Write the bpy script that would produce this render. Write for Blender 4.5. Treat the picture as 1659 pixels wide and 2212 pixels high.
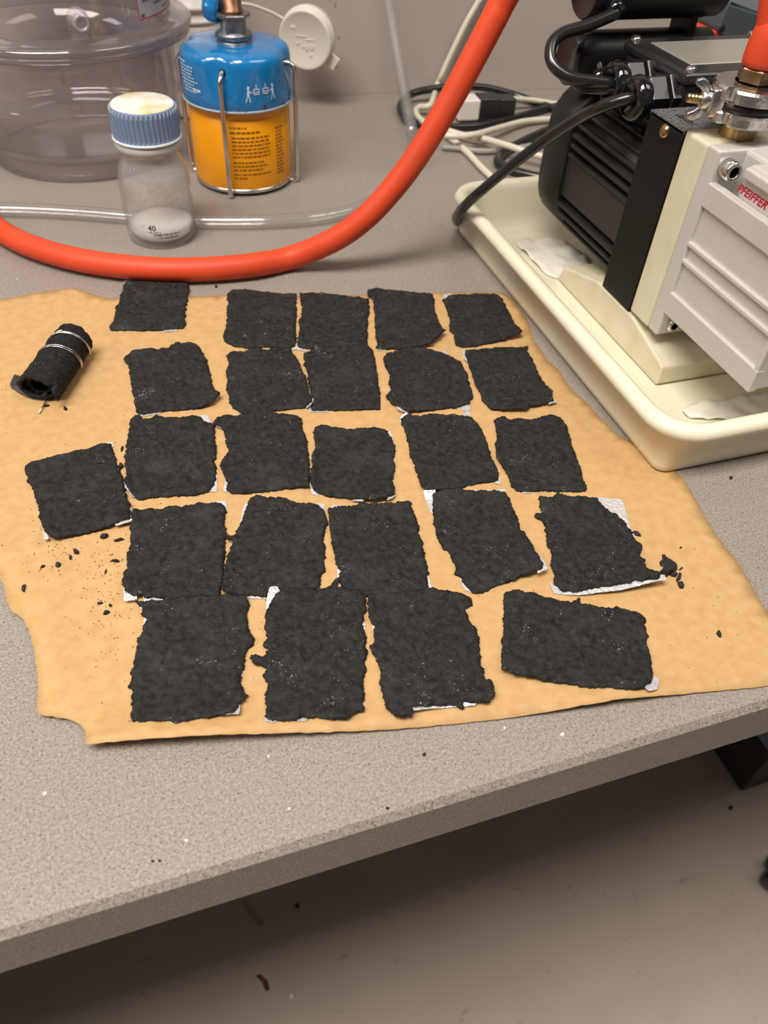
import bpy, bmesh, math, random
import numpy as np
from mathutils import Vector, Matrix, noise
from mathutils.geometry import delaunay_2d_cdt

random.seed(7)
for o in list(bpy.data.objects):
    bpy.data.objects.remove(o)
SC = bpy.context.scene
COL = SC.collection
PI = math.pi

# ------------------------------------------------------------------ camera
W, H = 1659, 2212
FPX = 1661.0
CAM_H = 0.31                                   # lens above the bench top (bench top is z = 0)
_d = np.array([711.0 - W / 2, 2727.0 - H / 2, FPX]); _d /= np.linalg.norm(_d)
_up = -_d
_z = np.array([0, 0, 1.0]); _fw = _z - _up * (_z @ _up); _fw /= np.linalg.norm(_fw)
_rt = np.cross(_fw, _up)
if _rt[0] < 0:
    _rt = -_rt
_a = math.radians(21.0)                        # bench runs 21 degrees off the view direction
_X = math.cos(_a) * _rt + math.sin(_a) * _fw
_Y = -math.sin(_a) * _rt + math.cos(_a) * _fw
MW = np.stack([_X, _Y, _up])                   # camera vector (right, down, forward) -> world
CAM = np.array([0, 0, CAM_H])

cd = bpy.data.cameras.new('camera')
cd.sensor_fit = 'VERTICAL'
cd.sensor_height = 9.8
cd.lens = FPX / H * 9.8
cd.clip_start = 0.01
cd.dof.use_dof = True
cd.dof.focus_distance = 0.42
cd.dof.aperture_fstop = 3.2
cam = bpy.data.objects.new('camera', cd)
COL.objects.link(cam)
cam.matrix_world = Matrix([[MW[i, 0], -MW[i, 1], -MW[i, 2], CAM[i]] for i in range(3)] + [[0, 0, 0, 1]])
SC.camera = cam

# ------------------------------------------------------------------ light and exposure
SC.view_settings.view_transform = 'Standard'
SC.view_settings.look = 'None'
SC.view_settings.gamma = 1
SC.view_settings.use_curve_mapping = False
SC.view_settings.exposure = 0.0
try:
    SC.cycles.transparent_max_bounces = 24
    SC.cycles.max_bounces = 10
except Exception:
    pass
wd = bpy.data.worlds.new('world')
SC.world = wd
wd.use_nodes = True
wd.node_tree.nodes['Background'].inputs[0].default_value = (1.0, 0.95, 0.90, 1)
wd.node_tree.nodes['Background'].inputs[1].default_value = 0.105


def ceiling_lamp(name, loc, sx, sy, power, col=(1.0, 0.935, 0.855)):
    l = bpy.data.lights.new(name, 'AREA')
    l.shape = 'RECTANGLE'; l.size = sx; l.size_y = sy; l.energy = power; l.color = col
    o = bpy.data.objects.new(name, l); COL.objects.link(o); o.location = loc
    return o


# fluorescent fittings of the lab ceiling (1.75 m above the bench top)
ceiling_lamp('ceiling_light', (-0.55, -0.04, 1.75), 1.2, 0.6, 54)
ceiling_lamp('ceiling_light', (1.25, -0.10, 1.75), 1.2, 0.6, 13)
ceiling_lamp('ceiling_light', (-2.25, -0.04, 1.75), 1.2, 0.6, 25)


# ------------------------------------------------------------------ geometry helpers
def ray(x, y):
    return MW @ np.array([x - W / 2, y - H / 2, FPX])


def px(x, y, z=0.0):
    r = ray(x, y); return Vector(CAM + r * ((z - CAM_H) / r[2]))


def pX(x, y, X):
    r = ray(x, y); return Vector(CAM + r * (X / r[0]))


def pY(x, y, Y):
    r = ray(x, y); return Vector(CAM + r * (Y / r[1]))


def pD(x, y, depth):
    return Vector(CAM + ray(x, y) * (depth / FPX))


def depth_of(P):
    return float((MW.T @ (np.array(P) - CAM))[2])


def along(pixels, P0, P1):
    """3-D points over the pixels with depth running from that of P0 to that of P1"""
    d0, d1 = depth_of(P0), depth_of(P1)
    L = [0.0]
    for a, b in zip(pixels, pixels[1:]):
        L.append(L[-1] + math.hypot(b[0] - a[0], b[1] - a[1]))
    return [pD(p[0], p[1], d0 + (d1 - d0) * l / L[-1]) for p, l in zip(pixels, L)]


def lin(r, g, b):
    f = lambda c: (c / 255 / 12.92) if c / 255 <= 0.04045 else ((c / 255 + 0.055) / 1.055) ** 2.4
    return (f(r), f(g), f(b), 1)


def link(name, me, mat=None, parent=None, smooth=False):
    o = bpy.data.objects.new(name, me)
    COL.objects.link(o)
    if mat is not None:
        me.materials.append(mat)
    if parent is not None:
        o.parent = parent
    if smooth:
        me.polygons.foreach_set('use_smooth', [True] * len(me.polygons))
    return o


def frombm(name, bm, mat=None, parent=None, smooth=False):
    me = bpy.data.meshes.new(name)
    bm.normal_update()
    bm.to_mesh(me); bm.free()
    return link(name, me, mat, parent, smooth)


def pyd(name, V, F, mat=None, parent=None, smooth=False):
    me = bpy.data.meshes.new(name)
    me.from_pydata([tuple(v) for v in V], [], F)
    me.update()
    return link(name, me, mat, parent, smooth)


def thing(name, label, cat, group=None, loc=(0, 0, 0)):
    o = bpy.data.objects.new(name, None)
    COL.objects.link(o)
    o.empty_display_size = 0.02
    tag(o, label, cat, group)
    return o


def tag(o, label, cat, group=None):
    o['label'] = label; o['category'] = cat
    if group:
        o['group'] = group
    return o


def struct(o, label=None):
    o['kind'] = 'structure'
    if label:
        o['label'] = label
    return o


def box(x0, x1, y0, y1, z0, z1, bev=0.0, seg=2):
    bm = bmesh.new()
    bmesh.ops.create_cube(bm, size=1)
    for v in bm.verts:
        v.co = Vector(((x0 + x1) / 2 + v.co.x * (x1 - x0), (y0 + y1) / 2 + v.co.y * (y1 - y0), (z0 + z1) / 2 + v.co.z * (z1 - z0)))
    if bev > 0:
        bmesh.ops.bevel(bm, geom=list(bm.edges), offset=bev, segments=seg, affect='EDGES', profile=0.5)
    return bm


def sbox(name, x0, x1, y0, y1, z0, z1, mat, parent, bev=0.001, seg=2, smooth=False):
    return frombm(name, box(x0, x1, y0, y1, z0, z1, bev, seg), mat, parent, smooth)


def join(bm, other):
    me = bpy.data.meshes.new('tmp')
    other.to_mesh(me); other.free()
    bm.from_mesh(me)
    bpy.data.meshes.remove(me)
    return bm


def frame_from(axis):
    w = Vector(axis).normalized()
    u = w.orthogonal().normalized()
    return Matrix((u, w.cross(u), w)).transposed()


def lathe(profile, n=48, origin=(0, 0, 0), axis=(0, 0, 1), rfun=None, ref=None):
    """profile: (r, z) pairs; r 0 closes the surface"""
    bm = bmesh.new()
    Mx = Matrix.Identity(3) if tuple(axis) == (0, 0, 1) else frame_from(axis)
    O = Vector(origin)
    rings = []
    for r, z in profile:
        if r < 1e-7:
            rings.append([bm.verts.new(O + Mx @ Vector((0, 0, z)))])
        else:
            ring = []
            for i in range(n):
                t = 2 * PI * i / n
                rr = rfun(r, z, t) if rfun else r
                ring.append(bm.verts.new(O + Mx @ Vector((rr * math.cos(t), rr * math.sin(t), z))))
            rings.append(ring)
    for a, b in zip(rings, rings[1:]):
        for i in range(n):
            j = (i + 1) % n
            if len(a) == 1 and len(b) == 1:
                continue
            if len(a) == 1:
                bm.faces.new((a[0], b[j], b[i]))
            elif len(b) == 1:
                bm.faces.new((a[i], a[j], b[0]))
            else:
                bm.faces.new((a[i], a[j], b[j], b[i]))
    bmesh.ops.recalc_face_normals(bm, faces=bm.faces)
    return bm


def spline(pts, n=8):
    """Catmull-Rom through pts"""
    P = [Vector(p) for p in pts]
    P = [P[0] * 2 - P[1]] + P + [P[-1] * 2 - P[-2]]
    out = []
    for i in range(1, len(P) - 2):
        a, b, c, d = P[i - 1], P[i], P[i + 1], P[i + 2]
        for k in range(n):
            t = k / n
            out.append(0.5 * ((2 * b) + (c - a) * t + (2 * a - 5 * b + 4 * c - d) * t * t + (3 * b - a - 3 * c + d) * t ** 3))
    out.append(P[-2])
    return out


def tube(pts, r, n=12, cap=True, rf=None, inner=None):
    bm = bmesh.new()
    P = [Vector(p) for p in pts]
    T = []
    for i in range(len(P)):
        a = P[max(i - 1, 0)]; b = P[min(i + 1, len(P) - 1)]
        T.append((b - a).normalized())
    u = T[0].orthogonal().normalized()

    rings = []
    for i, p in enumerate(P):
        u = (u - T[i] * u.dot(T[i])).normalized()
        v = T[i].cross(u)
        rr = rf(i / (len(P) - 1)) if rf else r
        rings.append([bm.verts.new(p + (u * math.cos(2 * PI * k / n) + v * math.sin(2 * PI * k / n)) * rr) for k in range(n)])
    for a, b in zip(rings, rings[1:]):
        for k in range(n):
            j = (k + 1) % n
            bm.faces.new((a[k], a[j], b[j], b[k]))
    if cap:
        bm.faces.new(list(reversed(rings[0]))); bm.faces.new(rings[-1])
    return bm


def stube(name, pts, r, mat, parent=None, n=12, sub=8, rf=None):
    return frombm(name, tube(spline(pts, sub) if sub > 1 else pts, r, n, True, rf), mat, parent, True)


def prism_x(profile, x0, x1, bev=0.0):
    """profile: (y, z) polygon extruded along x"""
    bm = bmesh.new()
    A = [bm.verts.new((x0, y, z)) for y, z in profile]
    B = [bm.verts.new((x1, y, z)) for y, z in profile]
    n = len(A)
    bm.faces.new(A); bm.faces.new(list(reversed(B)))
    for i in range(n):
        j = (i + 1) % n
        bm.faces.new((A[j], A[i], B[i], B[j]))
    bmesh.ops.recalc_face_normals(bm, faces=bm.faces)
    if bev > 0:
        bmesh.ops.bevel(bm, geom=list(bm.edges), offset=bev, segments=2, affect='EDGES', profile=0.5)
    return bm


def cyl(r, z0, z1, origin, axis, n=32, bev=0.0, r2=None):
    r2 = r if r2 is None else r2
    b = bev
    return lathe([(0, z0), (r - b, z0), (r, z0 + b), (r2, z1 - b), (r2 - b, z1), (0, z1)] if b > 0 else
                 [(0, z0), (r, z0), (r2, z1), (0, z1)], n, origin, axis)


# ------------------------------------------------------------------ materials
def mat(name, color, rough=0.5, metal=0.0, spec=0.5, var=0.0, vscale=60.0, bump=0.0, bscale=300.0, coat=0.0, sheen=0.0, var_col=None, detail=4.0, bdist=0.001):
    m = bpy.data.materials.new(name)
    m.use_nodes = True
    nt = m.node_tree
    b = nt.nodes['Principled BSDF']
    b.inputs['Base Color'].default_value = color
    b.inputs['Roughness'].default_value = rough
    b.inputs['Metallic'].default_value = metal
    b.inputs['Specular IOR Level'].default_value = spec
    b.inputs['Coat Weight'].default_value = coat
    b.inputs['Sheen Weight'].default_value = sheen
    tc = nt.nodes.new('ShaderNodeTexCoord')
    if var > 0:
        n = nt.nodes.new('ShaderNodeTexNoise'); n.inputs['Scale'].default_value = vscale; n.inputs['Detail'].default_value = detail
        nt.links.new(tc.outputs['Object'], n.inputs['Vector'])
        r = nt.nodes.new('ShaderNodeMapRange'); r.inputs[1].default_value = 0.35; r.inputs[2].default_value = 0.68
        nt.links.new(n.outputs['Fac'], r.inputs[0])
        mx = nt.nodes.new('ShaderNodeMix'); mx.data_type = 'RGBA'
        vc = var_col or (color[0] * (1 - var), color[1] * (1 - var), color[2] * (1 - var), 1)
        mx.inputs[6].default_value = color; mx.inputs[7].default_value = vc
        nt.links.new(r.outputs[0], mx.inputs[0])
        nt.links.new(mx.outputs[2], b.inputs['Base Color'])
    if bump > 0:
        n2 = nt.nodes.new('ShaderNodeTexNoise'); n2.inputs['Scale'].default_value = bscale; n2.inputs['Detail'].default_value = 5
        nt.links.new(tc.outputs['Object'], n2.inputs['Vector'])
        bp = nt.nodes.new('ShaderNodeBump'); bp.inputs['Strength'].default_value = bump; bp.inputs['Distance'].default_value = bdist
        nt.links.new(n2.outputs['Fac'], bp.inputs['Height'])
        nt.links.new(bp.outputs['Normal'], b.inputs['Normal'])
    return m


def clear(name, tint, edge, rough=0.03, bump=0.0, bscale=80.0, refl=1.0, haze=0.0, haze_col=(0.8, 0.8, 0.8, 1)):
    """thin clear wall: transparent body, darker seen edge-on, fresnel reflection"""
    m = bpy.data.materials.new(name)
    m.use_nodes = True
    nt = m.node_tree
    for n in list(nt.nodes):
        nt.nodes.remove(n)
    N = nt.nodes.new
    out = N('ShaderNodeOutputMaterial')
    lw = N('ShaderNodeLayerWeight'); lw.inputs['Blend'].default_value = 0.35
    pw = N('ShaderNodeMath'); pw.operation = 'POWER'; pw.inputs[1].default_value = 2.5
    nt.links.new(lw.outputs['Facing'], pw.inputs[0])
    mx = N('ShaderNodeMix'); mx.data_type = 'RGBA'
    mx.inputs[6].default_value = tint; mx.inputs[7].default_value = edge
    nt.links.new(pw.outputs[0], mx.inputs[0])
    tr = N('ShaderNodeBsdfTransparent'); nt.links.new(mx.outputs[2], tr.inputs[0])
    gl = N('ShaderNodeBsdfGlossy'); gl.inputs['Roughness'].default_value = rough
    # Schlick reflectance of a plastic or glass wall, the same from either side
    l5 = N('ShaderNodeLayerWeight'); l5.inputs['Blend'].default_value = 0.5
    p5 = N('ShaderNodeMath'); p5.operation = 'POWER'; p5.inputs[1].default_value = 5.0
    nt.links.new(l5.outputs['Facing'], p5.inputs[0])
    ml = N('ShaderNodeMath'); ml.operation = 'MULTIPLY_ADD'; ml.inputs[1].default_value = 0.9; ml.inputs[2].default_value = 0.045 * refl; ml.use_clamp = True
    nt.links.new(p5.outputs[0], ml.inputs[0])
    fr = l5
    ms = N('ShaderNodeMixShader')
    nt.links.new(ml.outputs[0], ms.inputs[0])
    body = tr.outputs[0]
    if haze > 0:
        df = N('ShaderNodeBsdfDiffuse'); df.inputs[0].default_value = haze_col
        mh = N('ShaderNodeMixShader'); mh.inputs[0].default_value = haze
        nt.links.new(tr.outputs[0], mh.inputs[1]); nt.links.new(df.outputs[0], mh.inputs[2])
        body = mh.outputs[0]
    nt.links.new(body, ms.inputs[1]); nt.links.new(gl.outputs[0], ms.inputs[2])
    nt.links.new(ms.outputs[0], out.inputs[0])
    if bump > 0:
        tc = N('ShaderNodeTexCoord'); n2 = N('ShaderNodeTexNoise'); n2.inputs['Scale'].default_value = bscale
        nt.links.new(tc.outputs['Object'], n2.inputs['Vector'])
        bp = N('ShaderNodeBump'); bp.inputs['Strength'].default_value = bump; bp.inputs['Distance'].default_value = 0.002
        nt.links.new(n2.outputs['Fac'], bp.inputs['Height'])
        nt.links.new(bp.outputs['Normal'], gl.inputs['Normal']); nt.links.new(bp.outputs['Normal'], fr.inputs['Normal'])
    return m


def quartz():
    m = mat('quartz_worktop', lin(141, 131, 121), 0.38, spec=0.45)
    nt = m.node_tree; b = nt.nodes['Principled BSDF']; N = nt.nodes.new
    tc = N('ShaderNodeTexCoord')
    def blobs(scale, lo, hi, sub=0.0):
        v = N('ShaderNodeTexNoise'); v.inputs['Scale'].default_value = scale; v.inputs['Detail'].default_value = 2.0
        nt.links.new(tc.outputs['Object'], v.inputs['Vector'])
        r = N('ShaderNodeMapRange'); r.inputs[1].default_value = lo; r.inputs[2].default_value = hi
        nt.links.new(v.outputs['Fac'], r.inputs[0])
        return r.outputs[0]
    def mix(fac, a, bcol):
        mx = N('ShaderNodeMix'); mx.data_type = 'RGBA'
        nt.links.new(fac, mx.inputs[0])
        if isinstance(a, tuple): mx.inputs[6].default_value = a
        else: nt.links.new(a, mx.inputs[6])
        mx.inputs[7].default_value = bcol
        return mx.outputs[2]
    c = mix(blobs(800, 0.44, 0.62), lin(138, 130, 122), lin(158, 149, 140))
    c = mix(blobs(900, 0.60, 0.68), c, lin(98, 90, 83))
    c = mix(blobs(1500, 0.60, 0.68), c, lin(86, 78, 71))
    vo = N('ShaderNodeTexVoronoi'); vo.inputs['Scale'].default_value = 70
    nt.links.new(tc.outputs['Object'], vo.inputs['Vector'])
    r = N('ShaderNodeMapRange'); r.inputs[1].default_value = 0.045; r.inputs[2].default_value = 0.03
    nt.links.new(vo.outputs['Distance'], r.inputs[0])
    c = mix(r.outputs[0], c, lin(215, 208, 200))
    nt.links.new(c, b.inputs['Base Color'])
    bp = N('ShaderNodeBump'); bp.inputs['Strength'].default_value = 0.15; bp.inputs['Distance'].default_value = 0.0004
    n2 = N('ShaderNodeTexNoise'); n2.inputs['Scale'].default_value = 900
    nt.links.new(tc.outputs['Object'], n2.inputs['Vector'])
    nt.links.new(n2.outputs['Fac'], bp.inputs['Height']); nt.links.new(bp.outputs['Normal'], b.inputs['Normal'])
    return m


def felt_mat(name, base, hi):
    m = mat(name, base, 0.7, spec=0.16)
    nt = m.node_tree; b = nt.nodes['Principled BSDF']; N = nt.nodes.new
    tc = N('ShaderNodeTexCoord')
    def nz(scale, detail=4, rough=0.6):
        n = N('ShaderNodeTexNoise'); n.inputs['Scale'].default_value = scale; n.inputs['Detail'].default_value = detail; n.inputs['Roughness'].default_value = rough
        nt.links.new(tc.outputs['Object'], n.inputs['Vector'])
        return n.outputs['Fac']
    def rng_(src, a, b_, c=0.0, d=1.0):
        r = N('ShaderNodeMapRange'); r.inputs[1].default_value = a; r.inputs[2].default_value = b_; r.inputs[3].default_value = c; r.inputs[4].default_value = d
        nt.links.new(src, r.inputs[0]); return r.outputs[0]
    def mix(fac, a, b_):
        mx = N('ShaderNodeMix'); mx.data_type = 'RGBA'
        nt.links.new(fac, mx.inputs[0])
        if isinstance(a, tuple): mx.inputs[6].default_value = a
        else: nt.links.new(a, mx.inputs[6])
        mx.inputs[7].default_value = b_
        return mx.outputs[2]
    c = mix(rng_(nz(260, 6, 0.7), 0.32, 0.70), (base[0] * 0.55, base[1] * 0.53, base[2] * 0.51, 1), hi)  # random carbon tone; its dark spots also stand in for shaded pits
    c = mix(rng_(nz(45, 3), 0.52, 0.75, 0.0, 0.55), c, (hi[0] * 1.25, hi[1] * 1.3, hi[2] * 1.4, 1))
    # sparse silvery flecks: glints of fibre and foil put into the colour
    ad = N('ShaderNodeMath'); ad.operation = 'MULTIPLY_ADD'; ad.inputs[1].default_value = 0.55
    nt.links.new(nz(75, 3), ad.inputs[0]); nt.links.new(nz(950, 2), ad.inputs[2])
    fl = rng_(ad.outputs[0], 0.99, 1.08)
    c = mix(fl, c, (0.30, 0.32, 0.35, 1))
    nt.links.new(c, b.inputs['Base Color'])
    nt.links.new(rng_(fl, 0, 1, 0.7, 0.3), b.inputs['Roughness'])
    bp = N('ShaderNodeBump'); bp.inputs['Strength'].default_value = 0.75; bp.inputs['Distance'].default_value = 0.0007
    bp2 = N('ShaderNodeBump'); bp2.inputs['Strength'].default_value = 0.5; bp2.inputs['Distance'].default_value = 0.0003
    nt.links.new(nz(1500, 2, 0.5), bp2.inputs['Height'])
    nt.links.new(nz(480, 3, 0.5), bp.inputs['Height']); nt.links.new(bp2.outputs['Normal'], bp.inputs['Normal']); nt.links.new(bp.outputs['Normal'], b.inputs['Normal'])
    return m


def floor_mat():
    m = mat('vinyl_floor', lin(186, 171, 160), 0.5, spec=0.3, var=0.08, vscale=9)
    nt = m.node_tree; b = nt.nodes['Principled BSDF']; N = nt.nodes.new
    src = b.inputs['Base Color'].links[0].from_socket
    tc = N('ShaderNodeTexCoord')
    mp = N('ShaderNodeMapping'); mp.inputs['Scale'].default_value = (1, 2.2, 1); mp.inputs['Rotation'].default_value = (0, 0, 0.7)
    nt.links.new(tc.outputs['Object'], mp.inputs['Vector'])
    n = N('ShaderNodeTexNoise'); n.inputs['Scale'].default_value = 22; n.inputs['Detail'].default_value = 5; n.inputs['Roughness'].default_value = 0.65
    nt.links.new(mp.outputs[0], n.inputs['Vector'])
    r = N('ShaderNodeMapRange'); r.inputs[1].default_value = 0.64; r.inputs[2].default_value = 0.76
    nt.links.new(n.outputs['Fac'], r.inputs[0])
    mx = N('ShaderNodeMix'); mx.data_type = 'RGBA'; mx.inputs[7].default_value = lin(140, 124, 114)
    nt.links.new(r.outputs[0], mx.inputs[0]); nt.links.new(src, mx.inputs[6])
    nt.links.new(mx.outputs[2], b.inputs['Base Color'])
    return m


M = {}
M['quartz'] = quartz()
M['floor'] = floor_mat()
M['wall'] = mat('painted_wall', lin(176, 164, 157), 0.55, var=0.04, vscale=4)
M['kraft'] = mat('kraft_paper', lin(193, 157, 109), 0.62, spec=0.3, var=0.10, vscale=170, bump=0.2, bscale=260, var_col=lin(184, 146, 97), bdist=0.001)
M['felt'] = felt_mat('carbon_felt', (0.014, 0.0134, 0.0127, 1), (0.034, 0.0325, 0.0300, 1))
M['felt_dark'] = felt_mat('carbon_felt_roll', (0.012, 0.0112, 0.0108, 1), (0.022, 0.0208, 0.0195, 1))
M['foil'] = mat('aluminium_foil', (0.76, 0.77, 0.79, 1), 0.34, metal=0.55, bump=0.8, bscale=420, bdist=0.0012)
M['crumb'] = mat('carbon_crumb', (0.010, 0.010, 0.011, 1), 0.6, bump=0.5, bscale=900)
M['hose'] = mat('red_rubber_hose', lin(216, 74, 40), 0.5, spec=0.35, var=0.10, vscale=26, bump=0.06, bscale=250)
M['cream'] = mat('cream_plastic', lin(233, 226, 201), 0.28, spec=0.5, var=0.05, vscale=14)
M['tissue'] = mat('tissue_paper', lin(226, 222, 208), 0.85, bump=0.5, bscale=160)
M['steel'] = mat('bright_steel', (0.76, 0.74, 0.71, 1), 0.22, metal=1.0, var=0.25, vscale=90)
M['nickel'] = mat('nickel_clamp', (0.72, 0.70, 0.68, 1), 0.24, metal=1.0, var=0.35, vscale=160, bump=0.2, bscale=200)
M['brass'] = mat('brass', (0.60, 0.42, 0.20, 1), 0.28, metal=1.0, var=0.4, vscale=120)
M['copper'] = mat('aged_copper', (0.36, 0.19, 0.12, 1), 0.4, metal=1.0, var=0.5, vscale=140)
M['zinc'] = mat('dull_zinc', (0.30, 0.32, 0.34, 1), 0.36, metal=0.9, var=0.4, vscale=160, bump=0.25, bscale=260)
M['blue'] = mat('blue_enamel', lin(18, 118, 182), 0.2, spec=0.6, var=0.15, vscale=50, coat=0.5)
M['yellow'] = mat('yellow_enamel', lin(226, 148, 8), 0.3, spec=0.5, var=0.06, vscale=60)
M['white_ink'] = mat('white_ink', lin(205, 222, 236), 0.6)
M['brown_ink'] = mat('brown_ink', lin(120, 78, 14), 0.6)
M['rust'] = mat('rust_spot', lin(96, 52, 34), 0.8)
M['white_plastic'] = mat('white_plastic', lin(222, 214, 206), 0.38, spec=0.45)
M['white_lid'] = mat('white_lid', lin(214, 208, 196), 0.42, bump=0.10, bscale=200)
M['cap_blue'] = mat('cap_blue', lin(112, 132, 166), 0.45, var=0.12, vscale=120)
M['cap_top'] = mat('cap_worn_top', lin(222, 230, 230), 0.55, var=0.5, vscale=45, var_col=lin(204, 178, 112))
M['cap_ridge'] = mat('cap_worn_ridge', lin(214, 222, 226), 0.55)
M['pour_ring'] = mat('pour_ring', lin(180, 182, 176), 0.4)
M['glass'] = clear('bottle_glass', (0.97, 0.975, 0.98, 1), (0.75, 0.77, 0.8, 1), 0.06, bump=0.9, bscale=120, refl=1.8, haze=0.10, haze_col=(0.9, 0.89, 0.89, 1))
M['milky'] = mat('milky_liquid', lin(246, 242, 236), 0.35, var=0.06, vscale=80)
M['acrylic'] = clear('clear_polycarbonate', (0.95, 0.938, 0.946, 1), (0.58, 0.56, 0.60, 1), 0.05, refl=1.5, haze=0.025)
M['acrylic_rim'] = clear('clear_polycarbonate_rim', (0.78, 0.765, 0.79, 1), (0.30, 0.28, 0.32, 1), 0.07, refl=3.0, haze=0.05, haze_col=(0.78, 0.75, 0.78, 1))
M['tubing'] = clear('clear_tubing', (0.97, 0.97, 0.97, 1), (0.80, 0.80, 0.81, 1), 0.08, refl=2.0, haze=0.05)
M['decal'] = mat('grey_decal', lin(176, 172, 174), 0.4)
M['decal_text'] = mat('dark_print', lin(70, 66, 68), 0.6)
M['decal_red'] = mat('red_print', lin(190, 60, 44), 0.6)
M['black_paint'] = mat('black_paint', (0.007, 0.0062, 0.006, 1), 0.5, spec=0.28, bump=0.08, bscale=900)
M['black_worn'] = mat('black_texture_paint', (0.035, 0.034, 0.034, 1), 0.4, var=0.6, vscale=600, var_col=(0.2, 0.2, 0.2, 1), bump=0.3, bscale=900)
M['motor'] = mat('motor_black', (0.017, 0.0162, 0.015, 1), 0.48, spec=0.5)
M['motor_panel'] = mat('motor_panel', (0.026, 0.0245, 0.0215, 1), 0.45)
M['term'] = mat('black_moulding', (0.018, 0.018, 0.019, 1), 0.3, spec=0.55, bump=0.06, bscale=500)
M['capacitor'] = mat('capacitor_sleeve', (0.009, 0.0088, 0.0085, 1), 0.42, spec=0.3)
M['fitting'] = mat('dark_brass', (0.34, 0.22, 0.12, 1), 0.32, metal=1.0, var=0.4, vscale=150)
M['plate'] = mat('rating_plate', lin(172, 168, 160), 0.36, metal=0.35, bump=0.1, bscale=600)
M['gloss_black'] = mat('gloss_black', (0.008, 0.0085, 0.010, 1), 0.08, spec=0.7)
M['cable_black'] = mat('black_cable', (0.014, 0.0135, 0.0135, 1), 0.22, spec=0.6)
M['cable_white'] = mat('white_cable', lin(214, 206, 188), 0.4)
M['cap_red'] = mat('dark_red_end', (0.030, 0.010, 0.009, 1), 0.45)
M['pump_cream'] = mat('pump_cream', lin(216, 209, 186), 0.48, var=0.04, vscale=40, var_col=lin(208, 198, 168), bump=0.08, bscale=700)
M['silver'] = mat('silver_paint', lin(206, 202, 198), 0.38, metal=0.2, spec=0.5, bump=0.35, bscale=900, var=0.05, vscale=30, bdist=0.0006)
M['red_letters'] = mat('red_letters', lin(190, 26, 44), 0.5)
M['grey_tool'] = mat('blue_grey_plastic', lin(70, 78, 82), 0.42)
M['grey_light'] = mat('light_grey_plastic', lin(138, 144, 146), 0.4)
M['dark'] = mat('dark_hole', (0.004, 0.004, 0.004, 1), 0.7)
M['cabinet'] = mat('dark_cabinet', (0.035, 0.034, 0.036, 1), 0.5)
M['cabinet_top'] = mat('pale_blue_laminate', lin(150, 158, 184), 0.45)
M['wire'] = mat('thin_steel_wire', (0.70, 0.68, 0.65, 1), 0.25, metal=1.0)

# ------------------------------------------------------------------ the setting
FLOOR_Z = -0.90
fl = pyd('floor', [(-3, -2.5, FLOOR_Z), (4, -2.5, FLOOR_Z), (4, 1.4, FLOOR_Z), (-3, 1.4, FLOOR_Z)], [(0, 1, 2, 3)], M['floor'])
struct(fl, 'worn beige vinyl floor below the bench')


def wall_y(x):
    return 0.9602 - (x - 0.2202) * 0.0746


wx0, wx1 = -3.0, 4.0
wb = bmesh.new()
vs = [wb.verts.new(p) for p in ((wx0, wall_y(wx0), FLOOR_Z), (wx1, wall_y(wx1), FLOOR_Z), (wx1, wall_y(wx1), 1.9), (wx0, wall_y(wx0), 1.9),
                                (wx0, wall_y(wx0) + 0.1, FLOOR_Z), (wx1, wall_y(wx1) + 0.1, FLOOR_Z), (wx1, wall_y(wx1) + 0.1, 1.9), (wx0, wall_y(wx0) + 0.1, 1.9))]
for f in ((0, 1, 2, 3), (5, 4, 7, 6), (4, 0, 3, 7), (1, 5, 6, 2), (3, 2, 6, 7), (4, 5, 1, 0)):
    wb.faces.new([vs[i] for i in f])
bmesh.ops.recalc_face_normals(wb, faces=wb.faces)
wallo = struct(frombm('wall_back', wb, M['wall']), 'pale painted wall behind the bench')
for sx_, sy_, sw_, sh_ in ((716, 2, 4, 6), (718, 62, 5, 8), (735, 84, 6, 6), (728, 146, 9, 7), (728, 14, 3, 12)):
    c_ = pY(sx_, sy_, 0.95); c_.y = wall_y(c_.x) - 0.0004
    bm = bmesh.new()
    bm.faces.new([bm.verts.new((c_.x + sw_ * 0.00027 * math.cos(t) * k, wall_y(c_.x + sw_ * 0.00027 * math.cos(t) * k) - 0.0004, c_.z + sh_ * 0.0003 * math.sin(t) * k)) for t, k in ((0, 1), (0.9, 0.8), (1.8, 1.1), (2.7, 0.9), (3.6, 1), (4.5, 0.85), (5.4, 1.05))])
    frombm('stain', bm, mat('yellow_stain', lin(150, 132, 96), 0.7), wallo)

# bench top: slab with a chamfered front edge, back edge along the wall
bench = thing('lab_bench', 'grey speckled stone lab bench under the brown paper and the pump tray', 'bench')
bx0, bx1, by = -1.2, 2.2, 0.1165
prof = lambda x: [(by + 0.003, 0.0), (by, -0.003), (by, -0.034), (by + 0.002, -0.036), (wall_y(x) - 0.001, -0.036), (wall_y(x) - 0.001, 0.0)]
V = [(bx0, y, z) for y, z in prof(bx0)] + [(bx1, y, z) for y, z in prof(bx1)]
F = [(0, 1, 2, 3, 4, 5), (11, 10, 9, 8, 7, 6)] + [((i + 1) % 6, i, i + 6, (i + 1) % 6 + 6) for i in range(6)]
bo = pyd('worktop', V, F, M['quartz'], bench)
for lx in (-1.1, 2.05):
    sbox('leg', lx, lx + 0.06, 0.2, 0.88, FLOOR_Z, -0.037, M['cabinet'], bench, 0.004)

# ------------------------------------------------------------------ brown paper
CA = (0, 580, 2.765); CB = (460, 600, 2.1269); CC = (230, 1040, 2.2726); CD = (780, 1040, 2.2726)


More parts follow.
